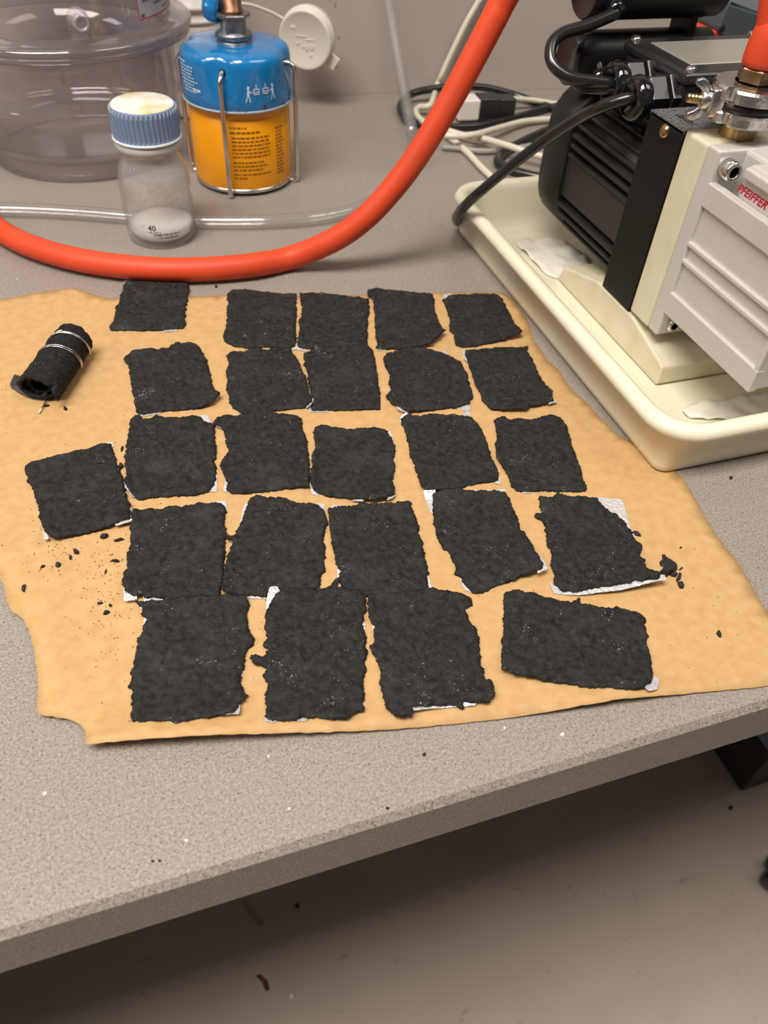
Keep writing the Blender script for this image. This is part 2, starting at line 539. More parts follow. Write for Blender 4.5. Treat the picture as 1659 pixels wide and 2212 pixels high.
def paper_lift(x, y):
    """height of the sheet above the bench: gentle cockles, a curl along the torn left and the near edge"""
    z = 0.0007 + 0.0006 * (1 + noise.noise(Vector((x * 14, y * 22, 0.3)))) * 0.5
    z += 0.0007 * max(0.0, noise.noise(Vector((x * 6 + y * 3, y * 30, 5.0))))
    # near left corner stands off the bench
    e = 0.155 + (x + 0.055) * -0.19 + 0.03
    d = y - (0.181 - (x + 0.056) * 0.19)
    z += 0.0085 * math.exp(-max(d, 0) / 0.010) * math.exp(-((x + 0.02) / 0.06) ** 2)
    z += 0.0050 * math.exp(-max(d, 0) / 0.010) * math.exp(-((x - 0.17) / 0.03) ** 2)
    z += 0.0025 * math.exp(-((x + 0.072) / 0.012) ** 2) * math.exp(-((y - 0.24) / 0.05) ** 2)
    # flat under the tray corner
    dt = max(0.0, min(1.0, (0.268 - x) / 0.02)) if y > 0.262 else 1.0
    return 0.0006 + (z - 0.0006) * dt


def rough_outline(P, step, amp, seed, closed=True, freq=1.0):
    """resample a polygon (x, y) and roughen it"""
    out = []
    n = len(P)
    for i in range(n):
        a = np.array(P[i]); b = np.array(P[(i + 1) % n])
        L = np.linalg.norm(b - a)
        k = max(1, int(round(L / step)))
        for j in range(k):
            out.append(a + (b - a) * j / k)
    out = np.array(out)
    # soften the corners a little, then add torn detail
    sm = (np.roll(out, 1, 0) + 2 * out + np.roll(out, -1, 0)) / 4
    out = sm
    t = np.roll(out, -1, 0) - np.roll(out, 1, 0)
    nrm = np.stack([t[:, 1], -t[:, 0]], 1)
    nrm /= (np.linalg.norm(nrm, axis=1)[:, None] + 1e-9)
    d = np.array([amp * (noise.noise(Vector((p[0] * 250 * freq, p[1] * 250 * freq, seed))) * 1.2 + noise.noise(Vector((p[0] * 700 * freq, p[1] * 700 * freq, seed + 9))) * 0.9
                         + 0.6 * noise.noise(Vector((p[0] * 1700 * freq, p[1] * 1700 * freq, seed + 4)))) for p in out])
    return out + nrm * d[:, None]


def inside_dist(Q, P):
    """signed distance (positive inside) of points Q to polygon P"""
    A = P; B = np.roll(P, -1, 0)
    res = np.empty(len(Q))
    for s in range(0, len(Q), 2000):
        q = Q[s:s + 2000]
        ab = B - A
        ap = q[:, None, :] - A[None]
        tt = np.clip((ap * ab[None]).sum(2) / ((ab * ab).sum(1)[None] + 1e-18), 0, 1)
        dd = np.sqrt(((ap - tt[..., None] * ab[None]) ** 2).sum(2)).min(1)
        cond = (A[None, :, 1] > q[:, None, 1]) != (B[None, :, 1] > q[:, None, 1])
        xs = (B[None, :, 0] - A[None, :, 0]) * (q[:, None, 1] - A[None, :, 1]) / (B[None, :, 1] - A[None, :, 1] + 1e-18) + A[None, :, 0]
        ins = ((cond & (q[:, None, 0] < xs)).sum(1) % 2) == 1
        res[s:s + 2000] = np.where(ins, dd, -dd)
    return res


def fill(P, spacing, jit, rnd, margin=0.6):
    """triangulate polygon P with inner points: returns points (n x 2), triangles, number of outline points"""
    lo = P.min(0); hi = P.max(0)
    g = []
    y = lo[1]; row = 0
    while y < hi[1]:
        x = lo[0] + (spacing / 2 if row % 2 else 0)
        while x < hi[0]:
            g.append((x + rnd.uniform(-jit, jit) * spacing, y + rnd.uniform(-jit, jit) * spacing))
            x += spacing
        y += spacing * 0.87; row += 1
    g = np.array(g)
    d = inside_dist(g, P)
    g = g[d > spacing * margin]
    allp = [Vector(p) for p in P] + [Vector(p) for p in g]
    n = len(P)
    r = delaunay_2d_cdt(allp, [(i, (i + 1) % n) for i in range(n)], [], 1, 1e-7)
    vo = np.array([(v.x, v.y) for v in r[0]])
    return vo, [tuple(f) for f in r[2]]


def boundary_edges(F):
    cnt = {}
    for f in F:
        for i in range(len(f)):
            a, b = f[i], f[(i + 1) % len(f)]
            if (b, a) in cnt:
                del cnt[(b, a)]
            else:
                cnt[(a, b)] = 1
    return list(cnt)


def sheet(name, P2, F, zt, zb, mat_, parent=None, smooth=True):
    """closed slab: top heights zt, bottom heights zb"""
    n = len(P2)
    V = [(p[0], p[1], z) for p, z in zip(P2, zt)] + [(p[0], p[1], z) for p, z in zip(P2, zb)]
    a = np.array(P2)
    f0 = F[0]
    area = sum(a[f0[i]][0] * a[f0[(i + 1) % 3]][1] - a[f0[(i + 1) % 3]][0] * a[f0[i]][1] for i in range(3))
    if area < 0:
        F = [tuple(reversed(f)) for f in F]
    FF = list(F) + [tuple(reversed([i + n for i in f])) for f in F]
    for (i, j) in boundary_edges(F):
        FF.append((j, i, i + n, j + n))
    return pyd(name, V, FF, mat_, parent, smooth)


paper_px = [(-110, 690), (-50, 664), (0, 648), (60, 636), (160, 621), (190, 632), (225, 643), (280, 645), (480, 638), (700, 640), (960, 632), (1085, 631), (1108, 645), (1125, 668), (1142, 695),
            (1152, 730), (1172, 760), (1182, 778), (1210, 800), (1222, 822), (1240, 845), (1268, 868), (1295, 900), (1312, 915), (1335, 940), (1352, 948), (1380, 960), (1425, 985), (1450, 1006), (1475, 1034), (1487, 1050),
            (1490, 1062), (1500, 1074), (1512, 1099), (1524, 1120), (1550, 1160), (1572, 1190), (1590, 1210), (1605, 1235), (1620, 1262), (1640, 1298), (1659, 1322), (1710, 1390), (1740, 1470),
            (1659, 1482), (1500, 1498), (1250, 1535), (1050, 1557), (830, 1580), (600, 1597), (400, 1612), (190, 1624), (187, 1618), (194, 1600), (189, 1582), (176, 1570), (152, 1558), (126, 1556),
            (105, 1550), (82, 1549), (85, 1530), (78, 1522), (86, 1505), (84, 1470), (78, 1420), (72, 1390), (60, 1355), (52, 1342), (45, 1335), (30, 1325), (18, 1313), (14, 1290), (8, 1265), (0, 1247), (-40, 1190), (-130, 1050)]
rnd = random.Random(3)
pp = [tuple(px(x, y, 0.001)[:2]) for x, y in paper_px]
# straight cut edges stay clean: roughen only the torn sides
po = rough_outline(pp, 0.003, 0.00035, 2.0)
p2, pf = fill(po, 0.0065, 0.2, rnd)
zt = [paper_lift(p[0], p[1]) for p in p2]
paper = sheet('kraft_paper', p2, pf, zt, [z - 0.00018 for z in zt], M['kraft'])
tag(paper, 'torn sheet of brown kraft paper spread on the bench under the black squares', 'paper')

# ------------------------------------------------------------------ black felt squares on foil
T = {}
T['A1'] = (CA, [(745, 85), (800, 72), (870, 78), (940, 70), (1010, 72), (1060, 70), (1110, 80), (1130, 110), (1120, 170), (1112, 240), (1105, 300), (1110, 330), (1095, 358), (1020, 365), (940, 372), (850, 374), (760, 370), (660, 375), (655, 350), (680, 310), (695, 270), (690, 240), (715, 200), (720, 165), (735, 130)])
T['A2'] = (CA, [(740, 545), (765, 515), (800, 492), (850, 488), (900, 483), (940, 488), (975, 482), (1015, 482), (1025, 460), (1060, 445), (1090, 452), (1130, 445), (1165, 458), (1195, 475), (1215, 510), (1235, 550), (1248, 600), (1262, 650), (1268, 700), (1285, 745), (1315, 770), (1305, 795), (1265, 825), (1200, 840), (1120, 845), (1040, 850), (960, 856), (900, 868), (850, 875), (815, 860), (810, 830), (800, 780), (790, 720), (780, 660), (772, 620), (770, 585), (750, 570)])
T['A3'] = (CA, [(775, 905), (800, 885), (840, 890), (850, 905), (900, 900), (940, 880), (985, 895), (1050, 893), (1100, 890), (1165, 880), (1200, 895), (1230, 920), (1280, 935), (1283, 990), (1288, 1060), (1295, 1110), (1285, 1160), (1293, 1220), (1285, 1270), (1265, 1320), (1220, 1345), (1180, 1360), (1100, 1360), (1020, 1365), (940, 1370), (880, 1375), (830, 1385), (790, 1355), (760, 1320), (745, 1290), (755, 1240), (752, 1190), (745, 1140), (755, 1080), (762, 1030), (770, 985), (778, 940)])
T['A4'] = (CA, [(150, 1190), (175, 1165), (210, 1150), (260, 1140), (300, 1130), (345, 1115), (400, 1110), (450, 1090), (510, 1080), (570, 1060), (620, 1050), (665, 1050), (675, 1090), (690, 1130), (710, 1180), (720, 1215), (735, 1260), (748, 1320), (765, 1380), (780, 1430), (786, 1480), (782, 1515), (740, 1530), (690, 1545), (640, 1560), (560, 1580), (500, 1590), (430, 1610), (350, 1635), (310, 1628), (275, 1590), (255, 1540), (240, 1490), (235, 1440), (215, 1390), (205, 1330), (185, 1300), (165, 1285), (170, 1250), (150, 1225)])
T['B1'] = (CB, [(65, 75), (90, 58), (150, 55), (200, 65), (260, 70), (320, 78), (385, 78), (382, 130), (385, 180), (378, 230), (385, 280), (375, 320), (330, 325), (270, 320), (200, 322), (150, 325), (100, 318), (60, 300), (45, 280), (60, 240), (65, 190), (62, 150), (70, 120)])
T['B2'] = (CB, [(400, 80), (440, 72), (500, 75), (560, 82), (620, 90), (680, 95), (715, 100), (718, 150), (713, 200), (710, 250), (713, 300), (712, 325), (640, 325), (560, 325), (480, 328), (420, 328), (388, 325), (390, 290), (398, 260), (393, 215), (406, 180), (412, 140), (400, 110)])
T['B3'] = (CB, [(710, 95), (712, 60), (750, 52), (800, 60), (860, 65), (920, 72), (980, 75), (1010, 80), (1018, 110), (1015, 140), (1030, 180), (1040, 215), (1050, 250), (1068, 268), (1040, 290), (1000, 320), (950, 328), (890, 332), (830, 330), (780, 332), (750, 325), (755, 300), (745, 260), (745, 200), (740, 150), (735, 110)])
T['B4'] = (CB, [(1055, 105), (1090, 85), (1140, 80), (1200, 78), (1260, 75), (1310, 78), (1330, 100), (1350, 140), (1370, 180), (1385, 220), (1400, 250), (1418, 272), (1380, 285), (1320, 295), (1260, 305), (1200, 318), (1150, 322), (1115, 312), (1105, 285), (1110, 262), (1085, 245), (1090, 210), (1085, 180), (1070, 140)])
T['B5'] = (CB, [(60, 360), (90, 340), (140, 345), (190, 332), (250, 335), (310, 330), (355, 335), (375, 360), (395, 395), (412, 440), (432, 480), (438, 520), (448, 550), (460, 578), (430, 598), (360, 605), (300, 612), (240, 622), (180, 630), (130, 622), (95, 600), (75, 575), (72, 540), (60, 510), (68, 470), (62, 430), (75, 395)])
T['B6'] = (CB, [(420, 350), (470, 335), (540, 330), (620, 328), (700, 325), (735, 335), (745, 380), (755, 430), (762, 490), (768, 550), (768, 608), (700, 608), (620, 612), (540, 612), (452, 612), (457, 580), (447, 520), (437, 460), (421, 400), (416, 370)])
T['B7'] = (CB, [(780, 375), (800, 350), (850, 342), (900, 335), (960, 332), (1010, 335), (1060, 348), (1100, 370), (1135, 390), (1155, 420), (1172, 450), (1175, 490), (1190, 520), (1192, 550), (1175, 585), (1120, 598), (1060, 605), (990, 615), (930, 622), (890, 632), (850, 600), (815, 580), (795, 550), (820, 515), (808, 490), (812, 450), (795, 415)])
T['B8'] = (CB, [(1155, 335), (1200, 332), (1260, 328), (1330, 320), (1400, 322), (1450, 318), (1440, 335), (1465, 370), (1480, 410), (1500, 450), (1525, 490), (1560, 520), (1555, 560), (1560, 582), (1510, 592), (1460, 600), (1440, 618), (1390, 620), (1330, 618), (1280, 610), (1255, 590), (1235, 565), (1225, 530), (1200, 490), (1185, 440), (1170, 400), (1165, 370)])
T['B9'] = (CB, [(5, 690), (15, 645), (60, 632), (120, 640), (180, 628), (240, 622), (300, 630), (360, 632), (400, 642), (412, 670), (410, 700), (430, 730), (435, 780), (438, 820), (443, 860), (443, 920), (443, 968), (380, 972), (320, 975), (260, 982), (200, 988), (140, 995), (90, 992), (55, 978), (65, 950), (58, 925), (40, 890), (35, 860), (55, 825), (70, 800), (60, 760), (55, 720), (35, 692)])
T['B10'] = (CB, [(465, 690), (500, 680), (550, 690), (610, 700), (680, 695), (740, 690), (800, 705), (812, 730), (830, 760), (838, 800), (832, 840), (835, 890), (825, 930), (832, 975), (830, 1010), (795, 1030), (740, 1038), (680, 1030), (620, 1020), (560, 1010), (510, 1002), (465, 985), (450, 950), (446, 910), (457, 870), (454, 830), (470, 790), (465, 740)])
T['B11'] = (CB, [(862, 650), (900, 638), (950, 640), (1000, 632), (1060, 632), (1120, 632), (1180, 640), (1205, 660), (1230, 700), (1250, 735), (1262, 770), (1275, 810), (1290, 850), (1310, 890), (1312, 930), (1280, 940), (1220, 948), (1160, 962), (1100, 975), (1040, 985), (980, 988), (960, 970), (945, 940), (938, 900), (925, 860), (905, 820), (900, 770), (885, 720), (870, 680)])
T['B12'] = (CB, [(1295, 655), (1340, 635), (1355, 655), (1400, 650), (1460, 655), (1480, 650), (1520, 635), (1560, 632), (1600, 650), (1625, 680), (1640, 740), (1655, 790), (1670, 830), (1690, 880), (1700, 930), (1718, 960), (1715, 980), (1670, 985), (1600, 985), (1530, 980), (1460, 985), (1400, 982), (1370, 960), (1360, 920), (1340, 890), (1310, 850), (1295, 820), (1300, 790), (1292, 770), (1305, 740), (1298, 700)])
T['C1'] = (CC, [(130, 150), (200, 135), (270, 140), (300, 125), (370, 125), (440, 112), (520, 105), (570, 108), (590, 150), (580, 200), (590, 260), (582, 320), (580, 380), (576, 430), (572, 480), (566, 520), (560, 566), (500, 572), (420, 575), (330, 582), (260, 575), (200, 582), (140, 578), (100, 560), (80, 510), (85, 470), (105, 430), (98, 390), (110, 350), (120, 290), (118, 230), (130, 190)])
T['C2'] = (CC, [(690, 120), (700, 90), (740, 75), (800, 82), (850, 78), (900, 95), (930, 108), (980, 108), (1040, 115), (1065, 140), (1080, 180), (1088, 210), (1070, 250), (1065, 300), (1075, 350), (1065, 400), (1072, 440), (1050, 480), (1045, 530), (1000, 545), (900, 560), (800, 570), (700, 565), (600, 560), (566, 548), (574, 490), (582, 430), (600, 370), (620, 310), (594, 300), (592, 275), (620, 280), (635, 262), (655, 220), (670, 180)])
T['C3'] = (CC, [(1086, 145), (1120, 125), (1200, 122), (1270, 115), (1340, 120), (1400, 112), (1440, 100), (1490, 100), (1505, 150), (1530, 200), (1535, 250), (1550, 300), (1560, 350), (1570, 400), (1580, 450), (1575, 500), (1590, 535), (1500, 545), (1400, 560), (1280, 570), (1180, 545), (1150, 520), (1140, 480), (1145, 440), (1130, 410), (1120, 370), (1105, 320), (1099, 270), (1096, 220), (1092, 180)])
T['D1'] = (CD, [(350, 70), (400, 55), (470, 50), (530, 50), (600, 45), (660, 45), (710, 60), (730, 95), (745, 140), (770, 190), (785, 235), (810, 270), (830, 310), (850, 350), (870, 390), (885, 430), (885, 455), (830, 470), (770, 485), (700, 505), (640, 525), (590, 545), (545, 550), (515, 515), (490, 480), (460, 450), (465, 420), (445, 380), (425, 340), (395, 330), (375, 280), (360, 220), (355, 170), (350, 120)])
T['D2'] = (CD, [(870, 75), (920, 80), (960, 70), (1010, 75), (1080, 80), (1160, 85), (1180, 120), (1220, 150), (1260, 170), (1290, 200), (1310, 230), (1330, 250), (1340, 290), (1380, 320), (1370, 350), (1360, 380), (1390, 405), (1385, 445), (1400, 465), (1450, 490), (1440, 515), (1350, 515), (1280, 520), (1200, 530), (1120, 540), (1040, 550), (980, 540), (945, 500), (950, 450), (930, 410), (935, 360), (915, 320), (910, 270), (905, 230), (890, 195), (850, 180), (860, 160), (890, 155), (875, 120)])
T['C4'] = (CC, [(140, 592), (200, 600), (300, 594), (400, 582), (500, 575), (580, 570), (640, 568), (690, 577), (700, 610), (690, 660), (700, 710), (700, 745), (728, 770), (725, 800), (690, 830), (680, 870), (680, 910), (665, 940), (660, 980), (670, 1020), (675, 1050), (700, 1060), (680, 1090), (655, 1110), (640, 1155), (590, 1175), (520, 1185), (450, 1185), (390, 1200), (350, 1215), (320, 1200), (250, 1195), (180, 1200), (130, 1198), (120, 1160), (130, 1120), (125, 1080), (135, 1040), (108, 1015), (125, 970), (118, 940), (135, 900), (145, 840), (150, 790), (175, 750), (185, 710), (195, 680), (170, 655), (185, 625), (145, 605)])
T['C5'] = (CC, [(840, 560), (900, 545), (980, 540), (1060, 540), (1100, 520), (1120, 490), (1140, 490), (1130, 530), (1180, 540), (1240, 550), (1268, 580), (1276, 620), (1263, 660), (1260, 720), (1275, 780), (1280, 840), (1270, 890), (1270, 950), (1260, 1000), (1265, 1060), (1265, 1140), (1210, 1160), (1180, 1190), (1120, 1190), (1060, 1180), (1000, 1175), (940, 1185), (870, 1200), (810, 1200), (780, 1170), (785, 1110), (780, 1060), (785, 1000), (765, 960), (790, 925), (720, 905), (708, 875), (740, 860), (770, 868), (790, 830), (765, 810), (790, 770), (775, 700), (785, 640), (800, 610)])
T['D3'] = (CD, [(34, 572), (100, 565), (180, 560), (260, 550), (330, 540), (380, 535), (440, 540), (500, 555), (540, 580), (545, 605), (515, 630), (525, 680), (560, 715), (575, 760), (580, 810), (585, 870), (595, 920), (605, 970), (640, 985), (655, 1020), (650, 1070), (620, 1105), (580, 1100), (500, 1090), (500, 1120), (440, 1105), (380, 1105), (310, 1120), (255, 1130), (245, 1188), (190, 1175), (140, 1150), (110, 1090), (105, 1040), (90, 1000), (95, 940), (80, 890), (50, 855), (45, 825), (70, 800), (60, 750), (65, 710), (38, 680), (28, 650)])
T['D4'] = (CD, [(705, 545), (760, 530), (810, 545), (855, 550), (900, 570), (960, 580), (1030, 595), (1070, 575), (1090, 600), (1140, 610), (1200, 625), (1250, 615), (1300, 635), (1360, 650), (1390, 665), (1395, 720), (1405, 770), (1405, 830), (1420, 880), (1425, 930), (1425, 980), (1410, 1010), (1380, 1040), (1320, 1045), (1250, 1035), (1180, 1025), (1120, 1030), (1060, 1020), (1000, 1005), (930, 995), (870, 990), (800, 975), (740, 960), (690, 940), (685, 890), (690, 830), (685, 780), (700, 730), (695, 670), (700, 610)])

# where foil shows past the felt
FO = {
    'A1': [[(738, 95), (745, 74), (790, 72), (770, 110)], [(1090, 72), (1116, 78), (1112, 120), (1085, 110)], [(980, 360), (1060, 355), (1050, 374), (985, 378)]],
    'A2': [[(805, 790), (840, 800), (840, 850), (816, 838)], [(835, 855), (955, 840), (960, 862), (850, 882)]],
    'A3': [[(756, 1300), (800, 1340), (806, 1368), (792, 1372), (752, 1325)], [(1270, 1235), (1296, 1240), (1294, 1326), (1250, 1330), (1255, 1300)], [(1195, 880), (1235, 872), (1258, 918), (1225, 930)]],
    'A4': [[(630, 1060), (640, 1040), (670, 1034), (678, 1066)], [(258, 1580), (285, 1600), (300, 1634), (272, 1640)], [(690, 1530), (780, 1500), (792, 1506), (790, 1532), (705, 1552)], [(755, 1400), (774, 1412), (794, 1462), (775, 1470)], [(225, 1450), (250, 1470), (245, 1500)]],
    'B1': [[(315, 310), (372, 305), (380, 328), (325, 332)]],
    'B2': [[(384, 310), (430, 312), (434, 334), (384, 332)], [(398, 90), (412, 70), (446, 68), (440, 90)]],
    'B3': [[(733, 110), (750, 130), (750, 165), (738, 155)], [(752, 310), (790, 312), (792, 336), (752, 330)]],
    'B4': [[(1052, 105), (1062, 78), (1092, 72), (1095, 100)]],
    'B5': [[(425, 585), (452, 560), (463, 574), (448, 598), (430, 604)]],
    'B6': [[(444, 600), (520, 600), (520, 616), (446, 617)]],
    'B7': [[(840, 590), (880, 610), (895, 634), (850, 614)], [(1040, 338), (1070, 338), (1082, 360), (1050, 356)], [(1140, 585), (1178, 575), (1180, 606), (1150, 612)]],
    'B8': [[(1143, 335), (1165, 335), (1175, 395), (1155, 380)], [(1540, 570), (1572, 574), (1576, 582), (1540, 592)]],
    'B9': [[(58, 925), (70, 950), (60, 985), (48, 975)]],
    'B10': [[(446, 960), (470, 965), (486, 1000), (455, 992)], [(795, 1015), (832, 985), (836, 1012), (802, 1036)], [(795, 706), (816, 704), (828, 744), (805, 745)], [(640, 1010), (690, 1015), (690, 1038), (640, 1030)]],
    'B11': [[(856, 662), (862, 640), (890, 632), (890, 660)], [(1150, 625), (1170, 612), (1188, 640), (1160, 648)], [(1300, 915), (1318, 918), (1322, 946), (1295, 945)]],
    'B12': [[(1420, 975), (1460, 975), (1460, 990), (1430, 990)]],
    'C1': [[(535, 100), (584, 98), (592, 150), (560, 160)], [(92, 540), (150, 560), (150, 592), (96, 600)], [(190, 565), (400, 560), (400, 602), (300, 608), (200, 602)]],
    'C2': [[(648, 250), (672, 130), (690, 105), (705, 130), (690, 240)], [(690, 550), (790, 550), (790, 574), (700, 574)], [(1035, 106), (1068, 112), (1072, 145), (1045, 140)]],
    'C3': [[(1132, 415), (1158, 450), (1164, 525), (1150, 535), (1138, 490)], [(1550, 440), (1572, 445), (1597, 520), (1575, 530)], [(1100, 140), (1110, 116), (1150, 118), (1150, 140)]],
    'D1': [[(308, 62), (360, 50), (365, 160), (345, 150), (330, 120)], [(484, 480), (515, 495), (550, 545), (510, 530)], [(850, 370), (872, 375), (906, 450), (860, 470), (860, 420)], [(560, 45), (700, 38), (705, 60), (570, 62)]],
    'D2': [[(1140, 90), (1175, 86), (1278, 98), (1314, 222), (1340, 270), (1280, 240), (1180, 150)], [(945, 490), (985, 520), (1200, 515), (1440, 495), (1452, 518), (1240, 548), (1080, 558), (972, 548)]],
    'C4': [[(580, 1172), (600, 1150), (640, 1120), (658, 1118), (654, 1170)], [(176, 745), (184, 675), (205, 670), (200, 740)], [(655, 925), (672, 920), (668, 960), (655, 965)]],
    'C5': [[(784, 640), (796, 560), (806, 536), (836, 534), (850, 560), (835, 640), (800, 660)], [(776, 1150), (800, 1165), (840, 1190), (820, 1206), (782, 1196)], [(930, 1165), (985, 1160), (985, 1190), (940, 1192)], [(1255, 690), (1268, 690), (1270, 730), (1258, 735)]],
    'D3': [[(250, 1100), (400, 1080), (510, 1080), (510, 1108), (420, 1112), (330, 1128), (256, 1140)], [(495, 1065), (560, 1075), (560, 1104), (500, 1108)], [(52, 700), (70, 705), (70, 750), (58, 745)]],
    'D4': [[(1375, 1020), (1425, 970), (1452, 978), (1448, 1015), (1440, 1040), (1400, 1052)]],
}
# corners that curl up: (x, y in the crop, radius m, height m)
CURL = {
    'A2': [(1320, 790, 0.012, 0.004)], 'A4': [(790, 1530, 0.016, 0.003), (280, 1640, 0.014, 0.0025)], 'B3': [(1068, 268, 0.012, 0.004), (1000, 325, 0.014, 0.003)],
    'B4': [(1418, 272, 0.015, 0.0045)], 'B7': [(900, 632, 0.012, 0.002)], 'B8': [(1400, 622, 0.014, 0.0025), (1560, 580, 0.010, 0.0025)], 'B10': [(760, 1040, 0.015, 0.003)], 'B9': [(443, 968, 0.01, 0.002)],
    'B11': [(1000, 990, 0.012, 0.002)], 'C1': [(85, 560, 0.012, 0.003)], 'D1': [(885, 455, 0.015, 0.0045)], 'D2': [(1450, 505, 0.018, 0.006), (1200, 545, 0.015, 0.002)],
    'C4': [(655, 1165, 0.012, 0.0025)], 'C5': [(1200, 1190, 0.012, 0.002), (715, 885, 0.008, 0.0015)], 'D3': [(245, 1185, 0.014, 0.003), (640, 1080, 0.012, 0.0025)], 'D4': [(720, 950, 0.016, 0.003), (1420, 1040, 0.012, 0.002)],
}
# pits torn out of the felt: (x, y in the crop, radius m, depth m)
PITS = {'A3': [(1170, 1260, 0.0042, 0.0011), (1110, 960, 0.0024, 0.0008), (1160, 1150, 0.0018, 0.0007)], 'C1': [(310, 380, 0.0028, 0.0012), (268, 462, 0.0024, 0.0012), (310, 300, 0.0014, 0.0008)], 'C2': [(685, 445, 0.0042, 0.0009), (970, 185, 0.0022, 0.0009), (895, 240, 0.0020, 0.0007)],
        'B12': [(1390, 775, 0.0030, 0.0010), (1490, 780, 0.0026, 0.0009)], 'B8': [(1340, 530, 0.0030, 0.0008), (1330, 480, 0.0020, 0.0008), (1385, 560, 0.0024, 0.0008)], 'B11': [(1060, 690, 0.0034, 0.0007), (990, 765, 0.0020, 0.0007)], 'B1': [(290, 110, 0.0018, 0.0009), (135, 280, 0.0014, 0.0009), (340, 115, 0.0012, 0.0008)],
        'D1': [(590, 355, 0.0026, 0.0008)], 'D2': [(1020, 495, 0.0024, 0.0009)], 'D3': [(530, 990, 0.0060, 0.0008), (160, 725, 0.0028, 0.0009)], 'D4': [(960, 700, 0.0030, 0.0008), (750, 770, 0.0024, 0.0007), (1280, 970, 0.0026, 0.0009)], 'C4': [(285, 710, 0.0026, 0.0009), (290, 900, 0.0014, 0.0007)], 'C5': [(990, 850, 0.0034, 0.0009), (860, 790, 0.0028, 0.0008)],
        'A1': [(1060, 170, 0.0022, 0.0009)], 'A2': [(880, 710, 0.0020, 0.0007), (800, 545, 0.0024, 0.0006)], 'B7': [(905, 395, 0.0018, 0.0008)], 'B10': [(660, 900, 0.0020, 0.0007)]}
LABEL = {
    'A1': 'black felt square at the back left, reaching past the paper edge beside the hose',
    'A2': 'black felt square with a notched top, first of the second row',
    'A3': 'black felt square with a crater at lower right, beside the leaning leftmost square',
    'A4': 'black felt square farthest left, tilted, with foil corners and crumbs below it',
    'B1': 'black felt square second from left in the back row',
    'B2': 'black felt square in the middle of the back row, between two close neighbours',
    'B3': 'black felt square in the back row with a pointed lower right corner lifted',
    'B4': 'black felt square at the right end of the back row, near the cream tray',
    'B5': 'black felt square second in the second row, with a rounded lower left corner',
    'B6': 'black felt square in the middle of the second row with straight right and lower edges',
    'B7': 'roundish black felt square of the second row with clipped corners, fourth from left',
    'B8': 'black felt square at the right end of the second row',
    'B9': 'black felt square of the middle row with a small tab at its upper left corner',
    'B10': 'small black felt square in the centre of the middle row, set lower than its neighbours',
    'B11': 'slanting black felt square, second from right in the middle row',
    'B12': 'black felt square at the right end of the middle row, left of the tray corner',
    'C1': 'black felt square with two dark pits, first of the fourth row',
    'C2': 'tapered black felt square narrower at the top, second in the fourth row',
    'C3': 'black felt square third in the fourth row, its lower edge touching the front row',
    'D1': 'slanting black felt square with foil at its upper left, fourth in the fourth row',
    'D2': 'black felt square with a grey foil backing showing at upper right and along its bottom',
    'C4': 'black felt rectangle at the front left with a foil corner at the lower right',
    'C5': 'black felt rectangle in the front row with a small knob sticking out on its left',
    'D3': 'black felt rectangle in the front row with torn lower corners and foil between them',
    'D4': 'wide black felt rectangle lying crosswise at the front right',
}
THICK = 0.0017
placed = []      # outlines already laid, for the ones that overlap them
order = ['A1', 'B1', 'B2', 'B3', 'B4', 'A2', 'B6', 'B5', 'B7', 'B8', 'A4', 'A3', 'B9', 'B10', 'B11', 'B12', 'C1', 'C2', 'C3', 'D1', 'D2', 'C4', 'C5', 'D3', 'D4']
